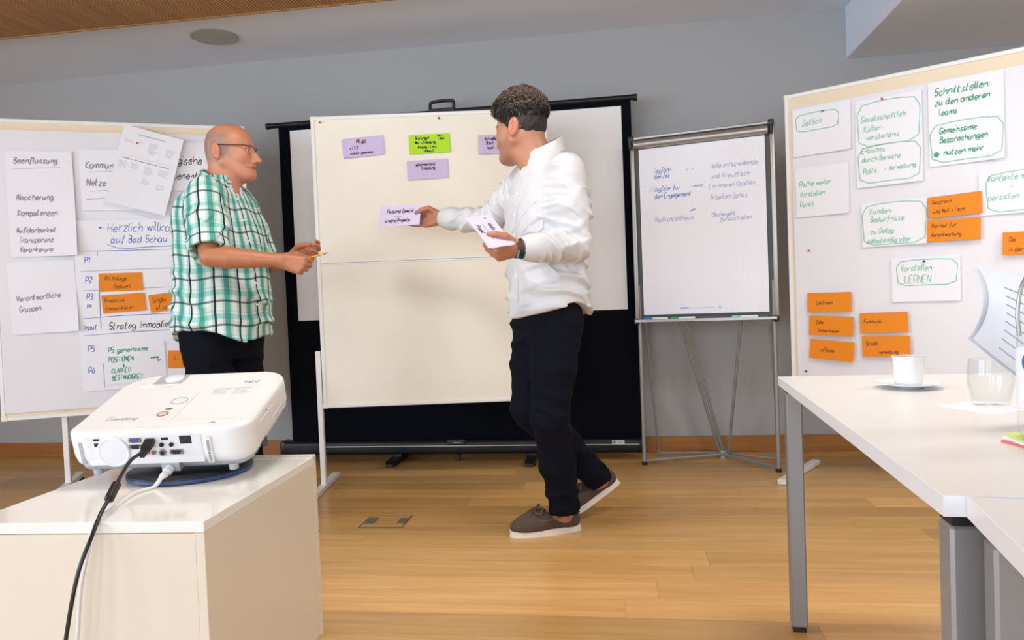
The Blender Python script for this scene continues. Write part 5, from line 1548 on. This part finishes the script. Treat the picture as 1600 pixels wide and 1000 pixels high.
mixc(0.75 * (V[:, 2] < 1.3), srgb(178, 114, 78))
man1 = skin_object('person', V, Q, 'skin', None, B1, color=col)
tag(man1, 'bald man in a teal plaid shirt with glasses, standing in profile', 'person')
eye_parts(hd1, man1, B1)

# glasses
gl = MB()
lc = lambda p: Vector((X(p) - np.asarray(B1)).tolist())
gfr = None
parts_g = MB()
for q in (-1, 1):
    parts_g.tube(smooth_path([lc((0.124, q * 0.054, 0.019)), lc((0.100, q * 0.066, 0.021)), lc((0.05, q * 0.075, 0.022)), lc((0.005, q * 0.079, 0.024)), lc((-0.016, q * 0.079, 0.008)), lc((-0.022, q * 0.078, -0.008))], 5), 0.0019, 8)
    parts_g.tube(smooth_path([lc((0.124, q * 0.055, 0.018)), lc((0.131, q * 0.040, 0.020)), lc((0.134, q * 0.022, 0.019)), lc((0.136, q * 0.009, 0.012))], 5), 0.0017, 8)
parts_g.tube([lc((0.136, -0.009, 0.012)), lc((0.138, 0, 0.014)), lc((0.136, 0.009, 0.012))], 0.0016, 8)
gfr = parts_g.build('glasses', 'black_metal', man1, True)
for q in (-1, 1):
    ol = []
    for i in range(20):
        t_ = 2 * math.pi * i / 20
        ol.append((0.0325 + 0.0215 * math.cos(t_), 0.0045 + 0.0145 * (abs(math.sin(t_)) ** 0.8) * math.copysign(1, math.sin(t_))))
    m_ = MB(); rg = []
    for off in (0.0, 0.0012):
        rg.append([lc((0.1345 - 0.20 * (a - 0.018) + off, q * a, b)) for a, b in ol])
    m_.loft(rg); m_.build('lens', 'lens', gfr)

# shirt
def arm_axis(sh, el):
    a = unit(el - sh); return a


def sleeve(Fs, pts, end, ax, k, hollow):
    """one sleeve, cut square and hollow at its end, blended into the shirt"""
    S_ = Field(); S_.chain(pts, 0.03)
    e_ = np.asarray(end, F32); a_ = np.asarray(ax, F32)
    S_.cut(lambda P: ((P - e_) @ a_).astype(F32))
    S_.cap(end - ax * hollow[2], end + ax * 0.05, hollow[0], hollow[1], 0.003, 's')
    lo = np.min([o[2] for o in S_.ops if o[0] == 'u'], 0); hi = np.max([o[3] for o in S_.ops if o[0] == 'u'], 0)
    Fs.put('u', S_.value, lo, hi, k)


Fs = Field()
SEC1 = [(0.800, -0.004, 0, 0.188, 0.208), (0.90, 0.000, 0, 0.190, 0.210), (1.00, 0.006, 0, 0.188, 0.205), (1.12, 0.008, 0, 0.176, 0.200), (1.25, 0.004, 0, 0.156, 0.203), (1.36, -0.002, 0, 0.132, 0.205), (1.42, 0.000, 0, 0.112, 0.188), (1.465, 0.006, 0, 0.092, 0.135), (1.500, 0.012, 0, 0.078, 0.098), (1.520, 0.016, 0, 0.070, 0.080)]
o1 = (-1.706, 2.985)
Fs.loft(o1, Y1, SEC1, 2.25, 0.03)
sleeveF = Field()
for sd in 'RL':
    sh, el = J[sd + 'sh'], J[sd + 'elb']
    a = unit(el - sh); L = np.linalg.norm(el - sh)
    for F_ in (Fs, sleeveF):
        if F_ is Fs:
            sleeve(Fs, [(sh - a * 0.01, 0.072), (sh + a * L * 0.5, 0.074), (sh + a * (L * 0.90 + 0.05), 0.080)], sh + a * (L * 0.90), a, 0.05, (0.060, 0.065, 0.04))
        else:
            F_.chain([(sh - a * 0.01, 0.072), (sh + a * L * 0.5, 0.076), (sh + a * (L * 0.90 + 0.09), 0.082)], 0.0)

def hem1(P):
    a = (P[:, 0] - o1[0]) * f1[0] + (P[:, 1] - o1[1]) * f1[1]; b = (P[:, 0] - o1[0]) * l1[0] + (P[:, 1] - o1[1]) * l1[1]
    th = np.arctan2(b, a)
    return (0.822 + 0.055 * np.sin(th) ** 2 + 0.006 * np.sin(5 * th) - P[:, 2]).astype(F32)


Fs.cut(hem1)
Fs.disp(lambda P: (0.0085 * fold(P, (0.35, 0.1, 0.93), 0.085, 0.7, 7, 1.0) * sstep(-P[:, 2], -1.28, -0.95) + 0.0030 * vnoise(P, 26, 2.0)).astype(F32))
c_ = ((J['Rsh'] + J['Relb']) / 2 + np.array([0.0, -0.03, -0.02])).astype(F32)
Fs.disp(lambda P, c_=c_: (0.0075 * fold(P, unit((0.4, -0.3, 0.87)), 0.05, 0.5, 14, 4.0) * (1 - sstep(np.linalg.norm(P - c_, axis=1), 0.08, 0.15))).astype(F32), c_ - 0.15, c_ + 0.15)
V, Q = Fs.mesh(0.0042)
V = relax(V, Q, 1, 0.4)
a = (V[:, :2] - np.array(o1)) @ f1[:2]; b = (V[:, :2] - np.array(o1)) @ l1[:2]
th = np.arctan2(-b, a)                                        # near side positive
cl = np.stack([th * 0.205 + 0.012, V[:, 2] + 0.006 * np.sin(6 * th), np.zeros(len(V))], 1)
sv = sleeveF.value(V.astype(F32)); Ft = Field(); Ft.loft(o1, Y1, SEC1, 2.25, 0.0); tv = Ft.value(V.astype(F32))
for sd, sg in (('R', 1), ('L', -1)):
    sh, el = J[sd + 'sh'], J[sd + 'elb']; ax = unit(el - sh)
    e1_ = unit(np.cross(ax, f1)); e2_ = np.cross(ax, e1_)
    p = V - sh; an = np.arctan2(p @ e2_, p @ e1_)
    msk = (sv < tv - 0.004) & ((np.linalg.norm(p - np.outer(p @ ax, ax), axis=1)) < 0.11) & (sg * ((V - np.array([*o1, 0])) @ -l1) > 0.13)
    cl[msk] = np.stack([an * 0.078 + 0.03, -(p @ ax) * 1.0 + 0.03, np.zeros(len(V))], 1)[msk]
shirt1 = skin_object('shirt', V - B1, Q, 'plaid', man1, (0, 0, 0), cloth=cl)
collar(shirt1, B1, (-1.684, 2.987, 1.510), Y1, 'plaid', 0.072, 0.050, 16, 0.056, (0.05, 0.0), True, tilt=0.052)
for z_ in (1.42, 1.33, 1.24, 1.15, 1.06, 0.97):
    zc = np.interp(z_, [s_[0] for s_ in SEC1], [s_[1] + s_[3] for s_ in SEC1])
    p = Vector((o1[0] + f1[0] * zc - B1[0], o1[1] + f1[1] * zc - B1[1], z_))
    MB().tube([p - Vector(f1) * 0.001, p + Vector(f1) * 0.004], 0.0052, 10).build('button', 'paper2', shirt1, True)

# trousers
Ft = Field()
Ft.loft((pel[0], pel[1]), Y1, [(0.74, 0, 0, 0.115, 0.165), (0.82, -0.004, 0, 0.142, 0.178), (0.90, 0, 0, 0.150, 0.180), (0.98, 0, 0, 0.150, 0.178)], 2.3, 0.03)
for h_, k_, a_ in ((Rhip, Rkn, Ran), (Lhip, Lkn, Lan)):
    Ft.chain([(h_ - up * 0.01, 0.100), (h_ * 0.5 + k_ * 0.5, 0.090), (k_, 0.074), (k_ * 0.45 + a_ * 0.55, 0.070), (a_ - up * 0.03, 0.070)], 0.03)
Ft.disp(lambda P: (0.004 * fold(P, (0.2, 0.3, 0.93), 0.09, 0.6, 8, 2.0)).astype(F32))
Ft.cut(lambda P: (0.035 - P[:, 2]).astype(F32))
V, Q = Ft.mesh(0.006)
tro1 = skin_object('trousers', relax(V, Q, 1) - B1, Q, 'black_trouser', man1)
for an in (Ran, Lan):
    shoe(man1, B1, an * (1, 1, 0) + f1 * 0.195, an * (1, 1, 0) - f1 * 0.085, colour='shoe_black', laces=True, sole_m='sole_black')

# pencil in his right hand
pd = unit(np.array([0.92, 0.20, 0.22])); p0 = (tipsR[4] + tipsR[0]) / 2 - pd * 0.055 + up * 0.004
pc = thing('pencil', 'orange pencil held in the fist of the bald man', 'pencil', tuple(p0))
L_p = 0.155
MB().tube([(0, 0, 0), tuple(pd * (L_p - 0.02))], 0.0036, 6).build('shaft', 'pencil', pc)
MB().tube([tuple(pd * (L_p - 0.02)), tuple(pd * L_p)], [0.0035, 0.0006], 6).build('tip', 'lace_tan', pc)

# ------------------------------------------------------------------ the man in the white shirt
B2 = A3(-0.27, 2.975, 0)
Y2 = R(216.5)
f2 = np.array([math.cos(Y2), math.sin(Y2), 0]); l2 = np.array([-math.sin(Y2), math.cos(Y2), 0])
J2 = dict(Lsh=(-0.182, 2.812, 1.428), Lelb=(-0.158, 2.782, 1.148), Lwri=(-0.352, 2.640, 1.130),
          Rsh=(-0.370, 3.088, 1.455), Relb=(-0.545, 3.185, 1.300), Rwri=(-0.795, 3.312, 1.332))
J2 = {k: np.array(v) for k, v in J2.items()}
Lhip, Lkn, Lan = np.array([-0.252, 2.900, 0.86]), np.array([-0.288, 2.868, 0.489]), np.array([-0.252, 2.960, 0.105])
Rhip, Rkn, Ran = np.array([-0.350, 3.035, 0.86]), np.array([-0.385, 2.998, 0.500]), np.array([-0.125, 3.180, 0.170])
nb2 = np.array([-0.283, 2.955, 1.455])

Fd = Field()
hd2 = head(Fd, (-0.352, 2.948, 1.625), R(147), R(-3), 1.02, 0.98, 1.0)
X = hd2[0]
Fd.cap(X((-0.010, 0, -0.03)), nb2, 0.058, 0.066, 0.03)
Fd.cap(X((0.030, 0, -0.09)), nb2 + f2 * 0.03, 0.040, 0.050, 0.03)
Fd.loft((-0.288, 2.958), Y2, [(0.86, 0, 0, 0.11, 0.15), (1.05, 0, 0, 0.105, 0.145), (1.25, 0, 0, 0.11, 0.155), (1.38, 0, 0, 0.095, 0.16), (1.45, 0, 0, 0.06, 0.10)], k=0.04)
for sd in 'RL':
    sh, el, wr = J2[sd + 'sh'], J2[sd + 'elb'], J2[sd + 'wri']; ax = unit(wr - el)
    Fd.chain([(sh, 0.046), (el, 0.033)], 0.03); Fd.chain([(el, 0.033), (el + ax * 0.08, 0.032), (wr - ax * 0.02, 0.0265), (wr, 0.0262)], 0.02)
Fd.chain([(Rhip, 0.072), (Rkn, 0.050), (Ran, 0.036)], 0.03); Fd.chain([(Lhip, 0.072), (Lkn, 0.050), (Lan, 0.036)], 0.03)
ltoe, lheel = np.array([-0.470, 2.900, 0.0]), np.array([-0.192, 3.006, 0.0])
lx = unit(ltoe - lheel)
rtoe, rheel = np.array([-0.262, 3.150, 0.002]), np.array([-0.030, 3.235, 0.136])
rx_ = unit(rtoe - rheel)
rup = unit(np.cross(np.cross(rx_, up), rx_)) * np.sign(np.cross(np.cross(rx_, up), rx_)[2])
Fd.cap(Lan, lheel + lx * 0.07 + up * 0.05, 0.036, 0.032, 0.02); Fd.cap(lheel + lx * 0.06 + up * 0.05, ltoe - lx * 0.06 + up * 0.04, 0.030, 0.024, 0.03)
Fd.cap(lheel + lx * 0.10 + up * 0.075, lheel + lx * 0.15 + up * 0.055, 0.032, 0.026, 0.03)
Fd.cap(Ran, rheel + rx_ * 0.07 + rup * 0.05, 0.036, 0.032, 0.02); Fd.cap(rheel + rx_ * 0.06 + rup * 0.05, rtoe - rx_ * 0.06 + rup * 0.04, 0.030, 0.024, 0.03)
Fd.cap(rheel + rx_ * 0.10 + rup * 0.075, rheel + rx_ * 0.15 + rup * 0.055, 0.032, 0.026, 0.03)
# right hand pinches a card against the board side, left hand holds the stack
pinch = [(8, 18, 10), (8, 18, 10), (10, 20, 10), (16, 20, 12)]
tR, nR2 = hand(Fd, J2['Rwri'], (-0.97, 0.20, 0.02), (0.10, 0.15, 0.97), True, pinch, [(0.70, 0.40, 0.58), (0.90, -0.28, 0.32), (0.90, -0.45, 0.16)], 0.03)
grip = [(52, 62, 36), (58, 68, 38), (62, 72, 40), (66, 74, 40)]
tL, nL2 = hand(Fd, J2['Lwri'], (-0.80, -0.56, -0.12), (0.28, -0.55, 0.79), False, grip, [(0.75, 0.60, 0.25), (0.85, 0.02, 0.50), (0.80, -0.20, 0.55)], 0.02)
V, Q = Fd.mesh(0.0030)
V = relax(V, Q, 1, 0.4)
H = head_local(V, hd2)
col = np.tile(np.array(srgb(186, 130, 102)), (len(V), 1))
inh = V[:, 2] > 1.45
mixc = lambda w, c: col.__setitem__(slice(None), col * (1 - w[:, None]) + np.array(c) * w[:, None])
mixc(inh * sstep(-H[:, 2], 0.02, 0.06) * sstep(H[:, 0], 0.02, 0.06) * 0.42, srgb(128, 96, 82))
mixc(inh * sstep(np.abs(H[:, 1]), 0.0775, 0.081) * (np.abs(H[:, 0]) < 0.03) * (H[:, 2] < 0.042) * 0.4, srgb(206, 120, 98))
mixc(inh * np.exp(-(((H[:, 2] - 0.029) / 0.006) ** 2)) * sstep(H[:, 0], 0.085, 0.105) * sstep(np.abs(H[:, 1]), 0.008, 0.016) * 0.9, srgb(40, 30, 26))
mixc(inh * np.exp(-((H[:, 2] + 0.068) / 0.008) ** 2) * sstep(H[:, 0], 0.098, 0.118) * (1 - sstep(np.abs(H[:, 1]), 0.014, 0.030)) * 0.7, srgb(160, 84, 76))
mixc(0.35 * (V[:, 2] < 1.42), srgb(176, 112, 82))
mixc(np.clip(0.2 * vnoise(V, 45, 3.0), 0, 1), srgb(170, 104, 80))
man2 = skin_object('person', V, Q, 'skin', None, B2, color=col)
tag(man2, 'dark-haired man in a white shirt reaching out to the board with a card', 'person')
eye_parts(hd2, man2, B2)

# hair: a cap following the skull, roughened, plus short locks
Fh = Field()
M3 = hd2[1]; s2 = hd2[3]
E2 = lambda c, r, k=0.02, op='u': Fh.ell(X(c), np.asarray(r) * s2, M3, k, op)
E2((0.012, 0, 0.056), (0.099, 0.083, 0.092)); E2((0.048, 0, 0.072), (0.058, 0.066, 0.062), 0.03); E2((-0.022, 0, 0.010), (0.062, 0.068, 0.068), 0.03)


def hairline(P):
    h_ = head_local(P, hd2); x, y_, z_ = h_[:, 0], np.abs(h_[:, 1]), h_[:, 2]
    front = x - (0.020 + 0.95 * np.clip(z_ + 0.005, 0, 0.06) + 0.80 * np.clip(z_ - 0.055, 0, 0.05))           # face stays clear
    low = -(z_ + 0.052 - 0.9 * np.clip(x + 0.025, 0, 0.035))                                                   # nape, rising behind the ear
    burn = np.maximum(x - 0.034, -(z_ + 0.022))                                                                # sideburn
    low = np.where((x > 0.012) & (x < 0.034), -(z_ + 0.022), low)
    ear = 0.0215 - np.sqrt((x + 0.004) ** 2 / 0.9 + (z_ + 0.002) ** 2 / 2.2 + np.clip(y_ - 0.09, 0, 1) ** 2)
    ear = np.where((y_ > 0.05) & (x < 0.016), ear, -1)
    return (np.maximum(np.maximum(front, low), ear) * s2).astype(F32)


def hair_amp(P):
    h_ = head_local(P, hd2)
    tp_ = sstep(h_[:, 2], 0.03, 0.10)
    return (-(0.014 * tp_) - (0.0015 + 0.0040 * tp_) * vnoise(P, 85, 1.0) - (0.0006 + 0.0012 * tp_) * vnoise(P, 230, 5.0)).astype(F32)


Fh.disp(hair_amp); Fh.cut(hairline)
V, Q = Fh.mesh(0.0028)
hv = V.copy()
M['hair'] = mat('dark_brown_hair', srgb(44, 36, 32), 0.55)
N, L, b = nt(M['hair'])
tc = N.new('ShaderNodeTexCoord'); no = N.new('ShaderNodeTexNoise'); no.inputs['Scale'].default_value = 130; no.inputs['Detail'].default_value = 4
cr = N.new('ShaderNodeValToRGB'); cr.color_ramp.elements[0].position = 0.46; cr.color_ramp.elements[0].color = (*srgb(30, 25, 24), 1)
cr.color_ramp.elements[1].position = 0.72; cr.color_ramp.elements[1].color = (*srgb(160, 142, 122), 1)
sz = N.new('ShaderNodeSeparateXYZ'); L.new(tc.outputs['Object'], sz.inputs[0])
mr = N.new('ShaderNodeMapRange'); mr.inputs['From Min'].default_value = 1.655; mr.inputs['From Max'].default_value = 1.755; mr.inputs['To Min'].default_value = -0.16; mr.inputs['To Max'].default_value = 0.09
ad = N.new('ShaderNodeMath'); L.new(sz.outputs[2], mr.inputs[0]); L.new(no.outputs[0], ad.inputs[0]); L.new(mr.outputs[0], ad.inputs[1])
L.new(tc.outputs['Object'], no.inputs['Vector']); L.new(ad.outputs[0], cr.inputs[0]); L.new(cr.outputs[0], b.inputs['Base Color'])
hair = skin_object('hair', V - B2, Q, 'hair', man2)
rh = random.Random(11)
lk = MB()
hh = head_local(hv, hd2)
cand = [i for i in range(len(hv)) if hh[i, 2] > -0.05]
for _ in range(5200):
    i = rh.choice(cand); lp = hh[i]
    n_ = unit(lp - np.array([0.012, 0, 0.045]))
    dn = np.array([0.55, rh.uniform(-.35, .35), -0.1]) if lp[2] > 0.085 else np.array([-0.25 + rh.uniform(-.3, .3), 0, -1.0])
    tang = unit(dn - n_ * np.dot(dn, n_))
    tp_ = min(1, max(0, (lp[2] - 0.03) / 0.07))
    ln = (0.011 if lp[2] > 0.0 else 0.007) + 0.020 * tp_ * rh.uniform(0.5, 1.0)
    pts = []
    side_ = np.cross(n_, tang); cur = rh.uniform(-0.5, 0.5)
    for k in range(4):
        t_ = k / 3
        q = lp - n_ * 0.003 + tang * ln * t_ + n_ * (0.009 * tp_ + 0.0022) * math.sin(t_ * 2.6) + side_ * cur * ln * t_ * t_
        pts.append(tuple((X(q) - np.asarray(B2)).tolist()))
    lk.tube(pts, [0.0013, 0.0015, 0.0011, 0.0003], 3, cap=False)
lk.build('hair_locks', 'hair', hair, True, kind='stuff')

# shirt
Fs = Field()
SEC2 = [(0.850, 0.000, 0, 0.148, 0.186), (0.95, 0.000, 0, 0.143, 0.182), (1.08, 0.000, 0, 0.138, 0.178), (1.22, 0.002, 0, 0.140, 0.186), (1.33, 0.000, 0, 0.130, 0.194), (1.41, -0.004, 0, 0.110, 0.184), (1.465, -0.004, 0, 0.090, 0.138), (1.505, 0.000, 0, 0.078, 0.104), (1.535, 0.002, 0, 0.068, 0.080)]
o2 = (-0.286, 2.958)
Fs.loft(o2, Y2, SEC2, 2.3, 0.03)
for sd in 'RL':
    sh, el, wr = J2[sd + 'sh'], J2[sd + 'elb'], J2[sd + 'wri']; ax = unit(wr - el); a = unit(el - sh)
    Fs.chain([(sh - a * 0.005, 0.065), (sh * 0.5 + el * 0.5, 0.057), (el + a * 0.004, 0.053)], 0.05)
    sleeve(Fs, [(el, 0.055), (el * 0.5 + wr * 0.5, 0.047), (wr - ax * 0.062, 0.0400), (wr - ax * 0.058, 0.0415), (wr + ax * 0.01, 0.0405)], wr - ax * 0.004, ax, 0.03, (0.0355, 0.0365, 0.028))


def hem2(P):
    a = (P[:, 0] - o2[0]) * f2[0] + (P[:, 1] - o2[1]) * f2[1]; b = (P[:, 0] - o2[0]) * l2[0] + (P[:, 1] - o2[1]) * l2[1]
    th = np.arctan2(b, a)
    return (0.872 + 0.050 * np.sin(th) ** 2 + 0.004 * np.sin(4 * th + 1) - P[:, 2]).astype(F32)


Fs.cut(hem2)
off_cuffs = lambda P: sstep(np.minimum(np.linalg.norm(P - J2['Lwri'].astype(F32), axis=1), np.linalg.norm(P - J2['Rwri'].astype(F32), axis=1)), 0.075, 0.115)
Fs.disp(lambda P: (off_cuffs(P) * (0.0095 * fold(P, (0.45, 0.25, 0.86), 0.080, 0.8, 6, 3.0) * (0.45 + 0.6 * sstep(-P[:, 2], -1.25, -0.95)) * (P[:, 2] < 1.40) + 0.0075 * fold(P, (-0.4, 0.3, 0.87), 0.065, 0.8, 8, 9.0) * (P[:, 2] < 1.36) + 0.0016 * vnoise(P, 24, 6.0))).astype(F32))
# creases gather at both elbows and under the raised arm
for c_, dr, wl, am, rad in ((J2['Lelb'] * 0.72 + J2['Lwri'] * 0.28, (0.62, 0.5, 0.6), 0.036, 0.0125, 0.14), (J2['Lelb'] * 0.6 + J2['Lsh'] * 0.4, (0.45, 0.3, 0.84), 0.046, 0.0095, 0.16),
                    (J2['Relb'], (0.80, -0.35, 0.48), 0.040, 0.0115, 0.16), (J2['Rsh'] * 0.6 + J2['Relb'] * 0.4, (0.9, -0.3, 0.3), 0.044, 0.0105, 0.14), (J2['Lsh'] + f2 * 0.08 - up * 0.03, (0.5, 0.4, 0.77), 0.055, 0.0085, 0.15)):
    c_ = np.asarray(c_, F32)
    Fs.disp(lambda P, c_=c_, dr=unit(dr), wl=wl, am=am, rad=rad: (am * off_cuffs(P) * fold(P, dr, wl, 0.45, 15, float(c_[0] * 9)) * (1 - sstep(np.linalg.norm(P - c_, axis=1), rad * 0.35, rad))).astype(F32), c_ - rad, c_ + rad)
V, Q = Fs.mesh(0.0038)
V = relax(V, Q, 1, 0.15)
shirt2 = skin_object('shirt', V - B2, Q, 'white_shirt', man2)
collar(shirt2, B2, (-0.286, 2.956, 1.535), Y2, 'white_shirt', 0.069, 0.058, 20, 0.048, (0.0, 0.0), tilt=0.055)


def on_front2(z_, off_l=0.0, out=0.0):
    a = np.interp(z_, [s_[0] for s_ in SEC2], [s_[1] + s_[3] for s_ in SEC2]); b_ = np.interp(z_, [s_[0] for s_ in SEC2], [s_[4] for s_ in SEC2])
    a = a * (1 - abs(off_l / b_) ** 2.3) ** (1 / 2.3) + out
    p = np.array([o2[0], o2[1], z_]) + f2 * a + l2 * off_l - np.asarray(B2)
    return Vector(p.tolist())


pk = MB()
rings = []
for z_ in np.linspace(0.90, 1.47, 24):
    z_ = float(z_)
    rings.append([on_front2(z_, -0.014, -0.004), on_front2(z_, 0.014, -0.004), on_front2(z_, 0.014, 0.0045), on_front2(z_, -0.014, 0.0045)])
pk.loft(rings); pk.build('button_placket', 'white_shirt', shirt2)
for z_ in (1.44, 1.36, 1.28, 1.20, 1.12, 1.04, 0.96):
    p = on_front2(z_, 0.0, 0.004)
    MB().tube([p, p + Vector(f2) * 0.003], 0.005, 10).build('button', 'paper2', shirt2, True)
pk = MB(); rings = []
for z_ in (1.200, 1.215, 1.26, 1.31, 1.325):
    w0 = 0.052 if z_ > 1.21 else 0.036
    rings.append([on_front2(z_, 0.095 - w0, -0.003), on_front2(z_, 0.095, -0.002), on_front2(z_, 0.095 + w0, -0.003), on_front2(z_, 0.095 + w0, 0.0042), on_front2(z_, 0.095, 0.0050), on_front2(z_, 0.095 - w0, 0.0042)])
pk.loft(rings); pk.build('chest_pocket', 'white_shirt', shirt2)

# trousers with turned-up hems
Ft = Field()
Ft.loft((-0.296, 2.962), Y2, [(0.74, 0, 0, 0.090, 0.140), (0.82, -0.004, 0, 0.122, 0.158), (0.90, 0, 0, 0.124, 0.160), (0.98, 0, 0, 0.122, 0.158)], 2.3, 0.03)
Ft.chain([(Lhip - up * 0.01, 0.092), (Lhip * 0.5 + Lkn * 0.5, 0.088), (Lkn, 0.074), (Lkn * 0.5 + Lan * 0.5, 0.068), (Lan - up * 0.005, 0.060)], 0.03)
Ft.chain([(Rhip - up * 0.01, 0.092), (Rhip * 0.5 + Rkn * 0.5, 0.086), (Rkn, 0.072), (Rkn * 0.5 + Ran * 0.5, 0.066), (Ran, 0.058)], 0.03)
for k_, a_ in ((Lkn, Lan), (Rkn, Ran)):
    ax = unit(a_ - k_)
    Ft.cap(a_ - ax * 0.030, a_ + ax * 0.012, 0.0635, 0.0640, 0.002)
    Ft.cap(a_ - ax * 0.002, a_ + ax * 0.10, 0.052, 0.056, 0.002, 's')
    e_ = (a_ + ax * 0.014).astype(F32); x_ = ax.astype(F32)
    Ft.cut(lambda P, e_=e_, x_=x_: np.where(np.linalg.norm(P - e_, axis=1) < 0.12, (P - e_) @ x_, -1.0).astype(F32))
Ft.disp(lambda P: (0.0065 * fold(P, (0.3, 0.3, 0.90), 0.075, 0.8, 8, 2.0)).astype(F32))
for c_ in (Lkn, Rkn, Lan + up * 0.08, Ran + up * 0.07):
    c_ = np.asarray(c_, F32)
    Ft.disp(lambda P, c_=c_: (0.010 * fold(P, unit((0.25, 0.2, 0.95)), 0.045, 0.5, 12, float(c_[2] * 5)) * (1 - sstep(np.linalg.norm(P - c_, axis=1), 0.04, 0.11))).astype(F32), c_ - 0.11, c_ + 0.11)
V, Q = Ft.mesh(0.0048)
skin_object('trousers', relax(V, Q, 1) - B2, Q, 'navy', man2)
shoe(man2, B2, ltoe, lheel, side=1)
shoe(man2, B2, rtoe, rheel, up=rup, side=-1)

# wrist watch on the near wrist
ax = Vector(unit(J2['Lwri'] - J2['Lelb']).tolist())
wc = Vector((J2['Lwri'] - np.asarray(B2)).tolist()) + ax * 0.010
q_ = ax.to_track_quat('Z', 'Y').to_matrix().to_4x4()
wm = Matrix.Translation(wc) @ q_
wt = MB().lathe([(0.0285, -0.011), (0.0325, -0.011), (0.0335, 0.0), (0.0325, 0.011), (0.0285, 0.011)], 32, mx=wm, close=True).build('wrist_watch', 'dark_rubber', man2, True)
nb = wm.to_3x3().inverted() @ Vector((-nL2).tolist()); an = math.atan2(nb.y, nb.x)
fm_ = wm @ Matrix.Rotation(an, 4, 'Z')
MB().box(0.030, 0.0385, -0.016, 0.016, -0.0125, 0.0125, 0.003, mx=fm_).build('watch_case', 'black_plastic', wt)
for zz in (-0.0125, 0.0125):
    MB().box(0.0305, 0.0378, -0.0165, 0.0165, zz - 0.0016, zz + 0.0016, 0.0006, mx=fm_).build('watch_trim', 'teal_rubber', wt)

# cards in his hands: (wrist, along, thumb side, palm) frames of both hands
def frame_of(xd, ud, nd, c):
    return Matrix(np.vstack([np.stack([xd, ud, nd, c], 1), [0, 0, 0, 1]]).tolist())


def hand_axes(D_, T_, N_):
    D_ = unit(D_); T_ = unit(np.asarray(T_) - D_ * np.dot(T_, D_)); return D_, T_, N_


Dr, Tr, Nr = hand_axes((-0.97, 0.20, 0.02), (0.10, 0.15, 0.97), nR2)
sheet('moderation_card', 'pale lilac card held out in the right hand of the man in white', 'card', frame_of(-Dr, Tr, Nr, J2['Rwri'] + Dr * 0.190 + Tr * 0.012 + Nr * 0.047), 0.205, 0.095, 'lilac2', lambda x, y: 0.006 * (x / 0.1) ** 2 * (x < 0),
      [('Rentenel Gewicht', -0.066, 0.012, 0.018), ('unsere Projekte', -0.074, -0.030, 0.017)], [([(-0.03, -0.003), (0.008, -0.005)],)], stroke=0.0032, group='cards held by the man in white')
Dl, Tl, Nl = hand_axes((-0.80, -0.56, -0.12), (0.28, -0.55, 0.79), nL2)
for k, (da, lab) in enumerate(((0.0, 'lilac card on top of the stack in the left hand of the man in white'), (4.0, 'second lilac card in the stack in his left hand'), (-3.0, 'lowest lilac card in the stack in his left hand'))):
    c, s_ = math.cos(R(da)), math.sin(R(da))
    X_, U_ = -Nl, -Dl
    X2, U2 = X_ * c + U_ * s_, -X_ * s_ + U_ * c
    sheet('moderation_card', lab, 'card', frame_of(X2, U2, np.cross(X2, U2), J2['Lwri'] + Dl * 0.088 + Tl * (0.0395 - 0.0009 * k) + Nl * 0.080), 0.205, 0.095, 'lilac2', None,
          [('Inhalte', -0.05, 0.012, 0.016), ('Projekt', -0.04, -0.036, 0.016), ('1.', -0.085, 0.012, 0.012)] if k == 0 else [], [([(-0.05, -0.008), (0.06, -0.010)],)] if k == 0 else [], stroke=0.0028, group='cards held by the man in white')
